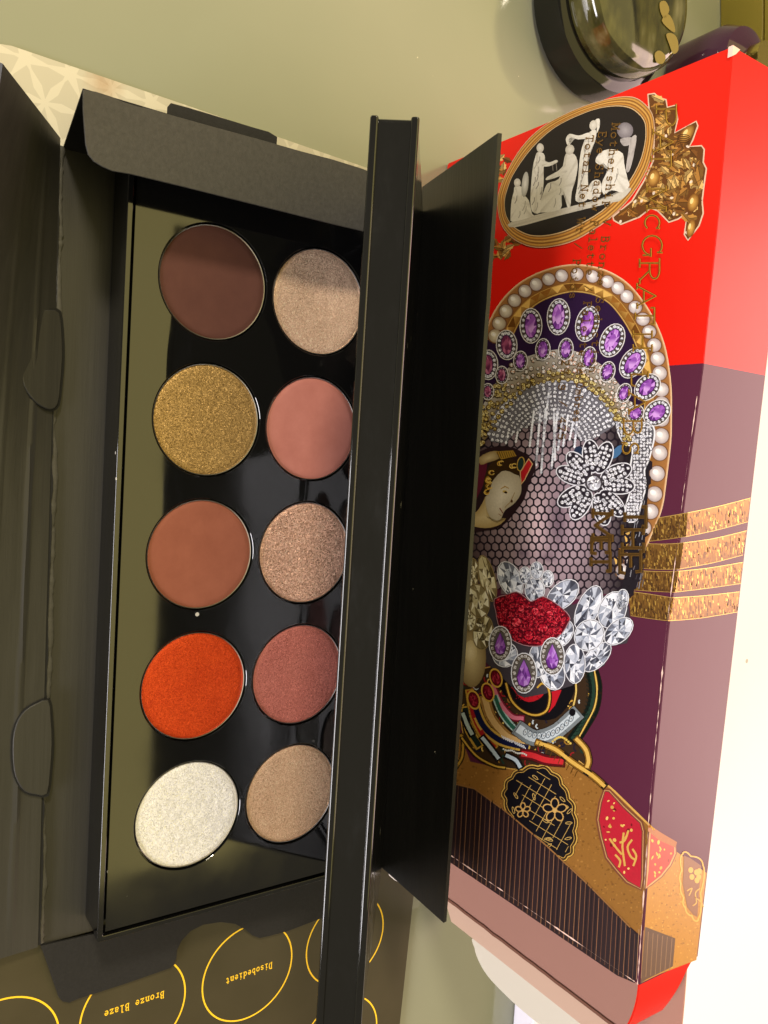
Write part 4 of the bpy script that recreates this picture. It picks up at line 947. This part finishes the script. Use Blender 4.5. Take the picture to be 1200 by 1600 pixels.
for q, (x, y, rx, ry, an, pal) in enumerate(stones):
    Lq = 11 + (q % 4) * 3
    Jp.poly(Jp.ell(x, y, rx * 1.06 + 7, ry * 1.06 + 7, an, 18), (232, 234, 240) if pal is CL else (150, 130, 84), Lq); Jp.poly(Jp.ell(x, y, rx * 1.06 + 2, ry * 1.06 + 2, an, 18), (96, 94, 102) if pal is CL else (92, 76, 44), Lq + .9)
    rx *= 1.06; ry *= 1.06; pts = Jp.ell(x, y, rx, ry, an, 12); Jp.facets(pts, Lq + 1.9, pal)
    for k in range(26):
        a = random.uniform(0, 6.28); d = random.uniform(.1, .8); X, Y = x + rx * d * math.cos(a), y + ry * d * math.sin(a)
        tri = [(X + random.uniform(-13, 13), Y + random.uniform(-18, 18)) for _ in range(3)]
        if all(inside(p, pts) for p in tri): Jp.poly(tri, random.choice(pal), Lq + 2.0)
lips = catmull([(215, 345), (290, 320), (350, 300), (400, 330), (430, 355), (450, 360), (490, 340), (520, 330), (570, 355), (620, 390), (665, 430), (685, 465), (670, 500), (640, 550), (580, 600), (520, 632), (430, 635), (360, 615), (290, 570), (240, 500), (225, 420)], 2)
Jp.poly(shrink(lips, -5), (170, 130, 136), 24, alt=False); Jp.poly(lips, (92, 12, 26), 25, alt=False)
RD = [(196, 34, 52), (150, 18, 36), (92, 8, 22), (224, 72, 84), (60, 6, 16), (176, 24, 44), (120, 12, 30)]
cnt = 0
for iy in range(300, 640, 23):
    for ix in range(215, 690, 23):
        x, y = ix + random.uniform(-8, 8), iy + random.uniform(-8, 8)
        if inside((x, y), shrink(lips, 8)):
            r_ = random.uniform(9, 19); pts = Jp.ell(x, y, r_, r_, random.uniform(0, 90), random.choice([4, 6, 8])); Jp.facets(pts, 26.2 + .9 * (cnt % 4), RD); cnt += 1
for (x, y, r_) in ((352, 488, 34), (430, 570, 34), (518, 524, 34), (470, 420, 26), (380, 400, 24), (560, 440, 26)):
    Jp.poly(Jp.ell(x, y, r_, r_, 0, 14), (70, 6, 18), 30.5); Jp.facets(Jp.ell(x, y, r_ * .88, r_ * .88, 10, 9), 31.4, [(214, 40, 60), (236, 90, 100), (160, 20, 40), (120, 10, 28)])
for (x, y, rx, ry) in ((252, 622, 33, 66), (400, 806, 42, 82), (578, 702, 38, 74)):
    Jp.poly(Jp.ell(x, y, rx + 40, ry + 46, 0, 22), (232, 234, 240), 32); Jp.poly(Jp.ell(x, y, rx + 34, ry + 40, 0, 22), (92, 88, 84), 33)
    for p in Jp.ell(x, y, rx + 18, ry + 22, 0, 18): brilliant(Jp, p[0], p[1], 13, 34, [(200, 198, 196), (150, 146, 142), (110, 104, 98), (226, 224, 222)], 7)
    drop = [(x, y - ry), (x + rx * .6, y - ry * .35), (x + rx, y + ry * .3), (x + rx * .7, y + ry * .85), (x, y + ry), (x - rx * .7, y + ry * .85), (x - rx, y + ry * .3), (x - rx * .6, y - ry * .35)]
    Jp.poly([((p[0] - x) * 1.12 + x, (p[1] - y) * 1.1 + y) for p in drop], (70, 30, 88), 36); Jp.facets(drop, 37, [(136, 72, 168), (168, 108, 200), (104, 48, 136), (190, 140, 216), (150, 84, 182)])
# large pearl at the ear
Jp.set()
Jp.disc(738, 1028, 22, 46, (140, 118, 76), 10, 0, 24, ccol=(214, 194, 142)); Jp.disc(736, 1018, 10, 18, (206, 186, 134), 11, 0, 12, ccol=(236, 220, 176))
# collar
Jp.set(690, 1020, 2.927)
DG, BK, GO, RE = (30, 46, 40), (18, 16, 20), (206, 164, 66), (186, 28, 40)
collar = catmull([(95, 160), (150, 90), (300, 60), (600, 100), (690, 90), (706, 160), (700, 250), (660, 330), (628, 385), (660, 430), (682, 490), (668, 530), (600, 520), (520, 470), (430, 520), (340, 530), (260, 515), (180, 480), (120, 420), (95, 330)], 3)
Jp.poly(shrink(collar, -5), (206, 160, 80), 1.2, alt=False); Jp.poly(collar, (58, 42, 28), 2, alt=False)
for k in range(150):
    x, y = random.uniform(95, 690), random.uniform(100, 520)
    if inside((x, y), shrink(collar, 12)): Jp.line(arc(x, y, random.uniform(8, 20), random.uniform(8, 20), random.uniform(0, 180), random.uniform(200, 320), 6), random.uniform(4, 8), random.choice([(206, 160, 66), (150, 108, 40), (30, 60, 50), (150, 30, 36), (196, 206, 210), (226, 190, 100), (24, 26, 52)]), 2.6)
def tube(path, w_, c_edge, c_mid, L):
    w_ = w_ * 1.35; pp = catmull(path, 6, False); Jp.line(pp, w_ * 1.0 + 5, (40, 28, 18), L - .5); Jp.line(pp, w_, c_edge, L); Jp.line(pp, w_ * .55, c_mid, L + 1.3)
tube([(690, 90), (704, 160), (692, 250), (650, 330), (610, 390)], 42, (14, 24, 20), (36, 60, 48), 3)
for k in range(16):
    t_ = k / 15; x = 668 + 18 * math.sin(t_ * 3.1) - 60 * t_ * t_; y = 90 + 280 * t_; Jp.line(arc(x, y, 12, 9, 0, 180, 6), 3.5, (20, 34, 30), 5)
tube([(700, 80), (712, 165), (700, 250), (660, 330), (628, 388)], 8, (120, 88, 30), (226, 190, 96), 5.5)
tube([(612, 110), (616, 180), (600, 260)], 8, (120, 90, 40), (226, 196, 110), 5.2)
Jp.poly(catmull([(250, 110), (330, 240), (420, 300), (520, 300), (590, 220), (600, 120), (430, 80)], 3), BK, 4.3, alt=False)
Jp.poly(catmull([(300, 95), (345, 190), (400, 225), (460, 200), (470, 150), (400, 80)], 3), RE, 6, alt=False); Jp.poly([(490, 170), (550, 170), (520, 240), (490, 275)], RE, 6)
for k in range(60):
    x, y = random.uniform(320, 460), random.uniform(110, 215); Jp.disc(x, y, 3.4, 3.4, (140, 16, 28), 7.2, 0, 5)
tube([(296, 140), (320, 215), (370, 265), (430, 285), (480, 265), (496, 210), (488, 160), (462, 140), (440, 158)], 11, (70, 44, 14), GO, 8.5)
tube([(236, 150), (270, 230), (320, 290), (370, 300)], 24, (120, 30, 50), (206, 110, 130), 7)
tube([(246, 200), (280, 280), (340, 350), (400, 372)], 22, (160, 190, 184), (40, 92, 74), 8.2)
tube([(200, 210), (230, 300), (300, 380), (380, 410)], 36, (150, 110, 56), (206, 168, 110), 9.5)
tube([(150, 230), (190, 330), (270, 400), (390, 432)], 34, (200, 160, 70), (22, 26, 60), 10)
for k in range(12): Jp.line([(276 + k * 9, 378 + k * 4), (286 + k * 9, 394 + k * 4)], 4, (214, 216, 224), 12)
tube([(130, 180), (150, 290), (200, 390), (240, 430)], 30, (180, 136, 50), (160, 30, 34), 9)
tube([(110, 260), (130, 350), (170, 420)], 34, (190, 150, 60), (28, 40, 36), 8)
for (x, y) in ((250, 115), (213, 180), (148, 215)):
    Jp.poly(Jp.ell(x, y, 30, 46, -16, 16), GO, 13); Jp.poly(Jp.ell(x, y, 23, 38, -16, 16), (90, 12, 24), 14); Jp.facets(Jp.ell(x, y, 18, 30, -16, 8), 15, [(130, 24, 40), (100, 12, 28), (170, 50, 66)])
tube([(362, 352), (430, 388), (520, 362), (612, 285)], 52, (120, 128, 132), (196, 206, 212), 12.5)
for k in range(11):
    t_ = k / 10; x = 385 + 210 * t_; y = 362 + 40 * math.sin(t_ * 3.14) * .7 - 62 * t_ * t_; Jp.line(Jp.ell(x, y, 9, 15, 20, 10), 3, (70, 80, 90), 15, True); Jp.disc(x, y, 4, 5, (150, 150, 150), 15.5, 0, 6)
Jp.disc(600, 272, 15, 18, BK, 16, 0, 12)
for pth, c in (([(190, 390), (230, 440), (260, 480)], (190, 206, 220)), ([(300, 470), (340, 490), (360, 520)], (190, 206, 220)), ([(100, 280), (120, 330), (140, 370)], (180, 196, 190))):
    tube(pth, 22, BK, c, 13); 
for k in range(14): Jp.disc(285 + k * 8, 440 + 3 * math.sin(k) + k * 2, 4.5, 4.5, (206, 206, 200), 14.5, 0, 7)
for k in range(10): Jp.disc(510 + k * 9, 405 - 20 * math.sin(k * .4), 5.5, 5.5, (220, 190, 90), 14, 0, 7)
tube([(375, 462), (420, 470), (480, 490), (550, 498)], 34, (90, 20, 24), (200, 44, 50), 12)
tube([(440, 410), (520, 440), (600, 500), (690, 560), (745, 608)], 22, (132, 92, 30), (220, 176, 84), 15)
for k in range(10): Jp.line([(450 + k * 19, 408 + k * 15), (440 + k * 19, 430 + k * 15)], 3.5, (90, 60, 20), 17.5)
tube([(620, 395), (660, 440), (674, 490), (668, 520)], 22, (120, 84, 30), (222, 180, 90), 15.5)
tube([(95, 390), (160, 470), (240, 515), (290, 525)], 10, (90, 66, 24), GO, 12); tube([(60, 400), (95, 380), (96, 470), (70, 520)], 12, (90, 66, 24), (190, 146, 56), 6)
Jp.done('jewel_print', FP)

# ------------------------------------------------------------------ print: golden robe, medallions, fan
Gp = Print()
robe = [(706, 1150), (722, 1155), (735, 1190), (790, 1202), (850, 1196), (905, 1190), (928, 1208), (960, 1236), (1000, 1275), (1014, 1288), (1012, 1330), (1008, 1400), (1001, 1462), (985, 1448), (920, 1382), (850, 1317), (790, 1267), (742, 1232), (706, 1222)]
Gp.poly(robe, (148, 102, 46), 1, alt=False)
for k in range(1300):
    x, y = random.uniform(712, 1020), random.uniform(1160, 1450)
    if inside((x, y), shrink(robe, 3)): Gp.poly(Gp.ell(x, y, random.uniform(.8, 2.4), random.uniform(.8, 2.4), 0, 5), random.choice([(134, 90, 38), (164, 116, 56), (122, 82, 36), (174, 126, 62)]), 1.6)
Gp.line([(905, 1190), (928, 1208), (960, 1236), (1000, 1275), (1022, 1296)], 3.0, (214, 166, 84), 3)
fan = [(700, 1222), (742, 1232), (790, 1267), (850, 1317), (920, 1382), (985, 1448), (1000, 1462), (996, 1500), (993, 1536), (965, 1524), (900, 1480), (800, 1412), (696, 1342)]
Gp.poly(fan, (44, 30, 34), 16, alt=False)
Gp.line(fan[:6], 2.2, (150, 106, 60), 17)
for k in range(44):
    x0 = 700 + k * 7.4 ; sl = -.055
    seg_ = []
    for y in range(1215, 1560, 4):
        p = (x0 - (y - 1400) * .055, y)
        if inside(p, fan): seg_.append(p)
    if len(seg_) > 1:
        c = random.choice([(132, 92, 66), (110, 76, 58), (150, 108, 76)]); Gp.line([seg_[0], seg_[-1]], .9, c, 17.5)
        if random.random() < .5: Gp.line([(seg_[0][0] + 3, seg_[0][1]), (seg_[-1][0] + 3, seg_[-1][1])], 1.2, (30, 20, 24), 17.3)
def scallop(pts, amp, n):
    pp = catmull(pts, 8); out = []; N_ = len(pp)
    for k, p in enumerate(pp):
        a, c = pp[k - 1], pp[(k + 1) % N_]; t_ = Vector((c[0] - a[0], c[1] - a[1])).normalized(); d = amp * abs(math.sin(math.pi * n * k / N_)); out.append((p[0] + t_.y * d, p[1] - t_.x * d))
    return out
# black medallion
Gp.set(690, 1180, 2.79)
med = [(300, 90), (360, 55), (440, 45), (510, 90), (550, 160), (582, 230), (590, 320), (580, 400), (550, 450), (490, 450), (400, 400), (320, 310), (275, 215), (268, 150)]
sc_ = scallop(med, 9, 16)
Gp.poly(sc_, (70, 48, 26), 5, alt=False); Gp.line(shrink(sc_, 5), 5, (206, 164, 78), 6, True); Gp.poly(shrink(sc_, 13), (20, 18, 24), 7, alt=False); Gp.line(shrink(sc_, 17), 3, (196, 156, 76), 8, True)
mi = shrink(med, 24)
for k in range(11):
    for (dx, dy, ox, oy) in ((1, .62, 0, 0), (-.55, 1, 0, 0)):
        sgm = []
        for t_ in range(-300, 300, 8):
            p = (430 + dx * t_ + (-dy) * (k - 5) * 34, 220 + dy * t_ + dx * (k - 5) * 34)
            if inside(p, mi): sgm.append(p)
        if len(sgm) > 2:
            a = random.randint(0, len(sgm) // 3); Gp.line([sgm[a], sgm[-1 - random.randint(0, len(sgm) // 3)]], 2.6, (190, 154, 84), 9)
for k in range(26):
    p = (random.uniform(290, 570), random.uniform(70, 400))
    if inside(p, mi): Gp.line(Gp.ell(p[0], p[1], 5, 15, random.uniform(0, 180), 8), 2.6, (200, 164, 92), 10, True)
for (fx_, fy_, r_) in ((495, 240, 32), (356, 240, 20)):
    for k in range(5):
        a = math.radians(72 * k - 90); q = (fx_ + r_ * .95 * math.cos(a), fy_ + r_ * .95 * math.sin(a))
        Gp.poly(Gp.ell(q[0], q[1], r_ * .74, r_ * .56, math.degrees(a), 14), (20, 18, 24), 11); Gp.line(Gp.ell(q[0], q[1], r_ * .70, r_ * .52, math.degrees(a), 14), 5, (196, 154, 88), 12, True)
    Gp.disc(fx_, fy_, r_ * .25, r_ * .25, (206, 166, 96), 13.2, 0, 10)
# red medallion (front part)
rm = [(708, 148), (735, 150), (800, 220), (875, 290), (886, 330), (882, 540), (872, 588), (805, 556), (760, 505), (715, 448), (690, 355), (676, 280), (688, 205)]
rs = shrink(rm, -4)
Gp.poly(rs, (122, 72, 48), 5, alt=False); Gp.poly(shrink(rm, 4), (196, 150, 96), 6, alt=False); Gp.poly(shrink(rm, 8), (120, 62, 50), 7, alt=False); ri = shrink(rm, 13); Gp.poly(ri, (186, 34, 52), 8, alt=False)
for k in range(70):
    p = (random.uniform(680, 930), random.uniform(160, 580))
    if inside(p, shrink(rm, 22)): Gp.poly(Gp.ell(p[0], p[1], random.uniform(3, 10), random.uniform(3, 9), random.uniform(0, 180), 6), random.choice([(222, 180, 90), (206, 160, 76), (236, 198, 110), (120, 20, 30)]), 9.3)
for pth in ([(735, 365), (760, 400), (785, 430)], [(795, 340), (790, 400), (800, 480)], [(830, 370), (812, 400), (825, 440), (845, 455)], [(760, 435), (780, 460), (775, 485)], [(815, 330), (800, 370), (780, 380)], [(835, 410), (850, 440), (838, 480)]):
    Gp.line(catmull(pth, 4, False), 9, (214, 170, 84), 10.5)
Gp.set()
# gold stripes, front part up to the fold
S7 = (960, 700, 5.0)
Gs = Print().set(*S7)
stripes = [([(345, 545), (450, 528), (560, 508)], [(278, 728), (420, 712), (545, 694)], [(560, 508), (800, 458), (1060, 391)], [(545, 694), (780, 645), (1040, 576)]),
           ([(262, 747), (400, 750), (528, 742)], [(168, 937), (350, 948), (498, 946)], [(528, 742), (780, 706), (1030, 646)], [(498, 946), (750, 900), (1000, 836)]),
           ([(160, 955), (320, 964), (488, 964)], [(105, 1105), (280, 1118), (460, 1127)], [(488, 964), (740, 936), (1000, 893)], [(460, 1127), (720, 1096), (985, 1058)]),
           ([(105, 1118), (280, 1142), (450, 1170)], [(130, 1310), (260, 1330), (420, 1350)], [(450, 1170), (700, 1153), (975, 1123)], [(420, 1350), (660, 1330), (960, 1281)])]
Ts = Print('top').set(*S7)
for (fa, fb, ta, tb) in stripes:
    for pr, a, b_, lim in ((Gs, fa, fb, 1), (Ts, ta, tb, 0)):
        a2, b2 = catmull(a, 6, False), catmull(b_, 6, False)
        if pr is Gs:
            a2[-1] = (a2[-1][0] + 14, a2[-1][1] - 2); b2[-1] = (b2[-1][0] + 14, b2[-1][1] - 2)
        pr.band(a2, b2, (150, 110, 52), (112, 78, 40), 2, closed=False)
        for k in range(230):
            i_ = random.randint(0, len(a2) - 2); s = random.random(); q0 = (a2[i_][0] + (a2[i_ + 1][0] - a2[i_][0]) * s, a2[i_][1] + (a2[i_ + 1][1] - a2[i_][1]) * s); q1 = (b2[i_][0] + (b2[i_ + 1][0] - b2[i_][0]) * s, b2[i_][1] + (b2[i_ + 1][1] - b2[i_][1]) * s)
            t_ = random.random() ** .8; x, y = q0[0] + (q1[0] - q0[0]) * t_, q0[1] + (q1[1] - q0[1]) * t_; h_ = min(random.uniform(6, 30), (q1[1] - q0[1]) * min(t_, 1 - t_)); w_ = random.uniform(2, 6)
            pr.poly([(x - w_, y - h_), (x + w_, y - h_ * .6), (x + w_ * .8, y + h_), (x - w_, y + h_ * .7)], random.choice([(150, 108, 50), (104, 72, 38), (214, 172, 84), (176, 134, 62), (88, 60, 36), (128, 90, 46)]), 3)
        pr.line(a2, 4, (232, 196, 110), 4.5); pr.line(b2, 4, (216, 176, 92), 4.5)
Gs.done('stripe_print', FP, M['foil']); Ts.done('stripe_print', TP, M['foil'])
Gp.done('robe_and_fan_print', FP)

# ------------------------------------------------------------------ print on the top panel, its brighter light put into paler inks
Tp = Print('top')
def ridge_u(v): 
    p = None
    for u in range(960, 1180): 
        q = onz(u, v, ZT)
        if q.y > Yp(q.x) + .0003: return u
    return 1180
goldp = [(ridge_u(1298) , 1298), (1056, 1330), (1104, 1364), (1097, 1420), (1088, 1500), (1030, 1522), (ridge_u(1540), 1536), (ridge_u(1450), 1450), (ridge_u(1370), 1370)]
Tp.poly(goldp, (186, 132, 48), 1, alt=False)
for k in range(420):
    x, y = random.uniform(1000, 1105), random.uniform(1310, 1525)
    if inside((x, y), shrink(goldp, 2)): Tp.poly(Tp.ell(x, y, random.uniform(.8, 2.2), random.uniform(.8, 2.2), 0, 5), random.choice([(170, 118, 42), (200, 146, 60), (156, 106, 40), (208, 156, 68)]), 1.5)
Tp.poly([(ridge_u(1448), 1448), (1055, 1466), (1051, 1510), (1010, 1530), (ridge_u(1538), 1536)], (98, 74, 58), 3, alt=False)
for k in range(8): Tp.line([(998 + k * 7.4, 1452 + k * 2), (994 + k * 7.4, 1530 - k * 2)], .9, (150, 118, 90), 4)
Tp.set(690, 1180, 2.79)
r2 = [(906, 316), (960, 345), (1020, 385), (1022, 430), (1000, 480), (960, 530), (915, 566), (888, 582), (892, 500), (898, 400)]
Tp.poly(shrink(r2, -2), (140, 84, 52), 5, alt=False); Tp.poly(shrink(r2, 3), (206, 160, 104), 6, alt=False); Tp.poly(shrink(r2, 9), (206, 62, 46), 7, alt=False)
for k in range(46):
    p = (random.uniform(870, 1020), random.uniform(320, 580))
    if inside(p, shrink(r2, 16)): Tp.poly(Tp.ell(p[0], p[1], random.uniform(3, 7), random.uniform(4, 11), random.uniform(-30, 30), 6), random.choice([(236, 190, 80), (220, 170, 70), (150, 60, 40)]), 8.3)
Tp.poly([(900, 300), (960, 340), (1025, 378), (1018, 402), (950, 372), (898, 330)], (170, 104, 50), 9)
m3 = [(1050, 430), (1085, 440), (1138, 478), (1128, 600), (1118, 712), (1090, 700), (1062, 665), (1054, 620), (1042, 560), (1046, 500)]
Tp.line(scallop(m3, 6, 10), 6, (226, 178, 84), 5, True); Tp.poly(shrink(m3, 8), (140, 96, 66), 6, alt=False)
for (x, y) in ((1085, 500), (1110, 510), (1122, 505), (1090, 530), (1112, 545), (1120, 530)): Tp.poly(Tp.ell(x, y, 11, 13, 0, 10), (220, 172, 84), 7.2)
for pth in ([(1070, 590), (1090, 580), (1078, 610)], [(1125, 580), (1105, 600), (1110, 640), (1095, 655)], [(1105, 620), (1130, 640), (1140, 660)]): Tp.line(catmull(pth, 4, False), 5, (214, 168, 84), 7.5)
Tp.set()
Tp.done('robe_print', TP)

# ------------------------------------------------------------------ lettering in dark gold foil
Lp = Print()
def glyph(ch, u0, v0, v1, h, w_, slant=0.0, col=(120, 84, 30), edge=(206, 160, 60)):
    """one letter reading down the picture: advance along v, up along u"""
    for st_ in G[ch]:
        q = [(u0 + p[1] * h + slant * p[0], v0 + p[0] * (v1 - v0)) for p in st_]
        Lp.line(q, w_, edge, 41); Lp.line([(p[0] - w_ * .2, p[1]) for p in q], w_ * .62, col, 42.2)
for ch, u0, v0, v1, h in (('P', 1027, 163, 203, 31), ('A', 1022, 205, 240, 31), ('T', 1019, 236, 262, 31), ('M', 1012, 291, 331, 30), ('C', 1009, 335, 361, 23), ('G', 1005, 366, 401, 31), ('R', 1001, 404, 442, 31), ('A', 997, 446, 480, 29), ('T', 994, 480, 508, 30), ('H', 991, 518, 549, 29), ('L', 988, 580, 606, 26), ('A', 984, 612, 645, 26), ('B', 976, 652, 683, 28), ('S', 974, 689, 712, 25)):
    glyph(ch, u0, v0, v1, h, 2.6)
def run(s, ua, va, ub, vb, h, w_=1.5, col=(70, 44, 20), edge=(168, 124, 52)):
    n_ = len(s)
    for k, ch in enumerate(s):
        if ch == ' ': continue
        t_ = k / n_; u0 = ua + (ub - ua) * t_; v0 = va + (vb - va) * t_; v1 = v0 + (vb - va) / n_ * .78; glyph(ch, u0, v0, v1, h, w_, (ub - ua) / n_, col, edge)
run('Mothership V Bronze Seduction', 958, 193, 922, 586, 12)
run('Eye Shadow Palette / Palette', 937, 206, 906, 560, 12)
run('de Ombres', 905, 566, 897, 662, 11)
run('Total Net Wt / Poids', 918, 212, 891, 470, 11)
run('29 g / 475', 880, 562, 873, 690, 11)
# large capitals over the veil
for ch, u0, v0, v1, h in (('T', 978, 790, 826, 33), ('H', 974, 822, 862, 33), ('E', 970, 858, 900, 33), ('M', 928, 796, 846, 30), ('E', 926, 838, 868, 28), ('T', 925, 862, 894, 30)):
    glyph(ch, u0, v0, v1, h, 5.0, 0, (84, 60, 26), (112, 82, 36))
Lp.done('lettering', FP, M['foil_dark'])
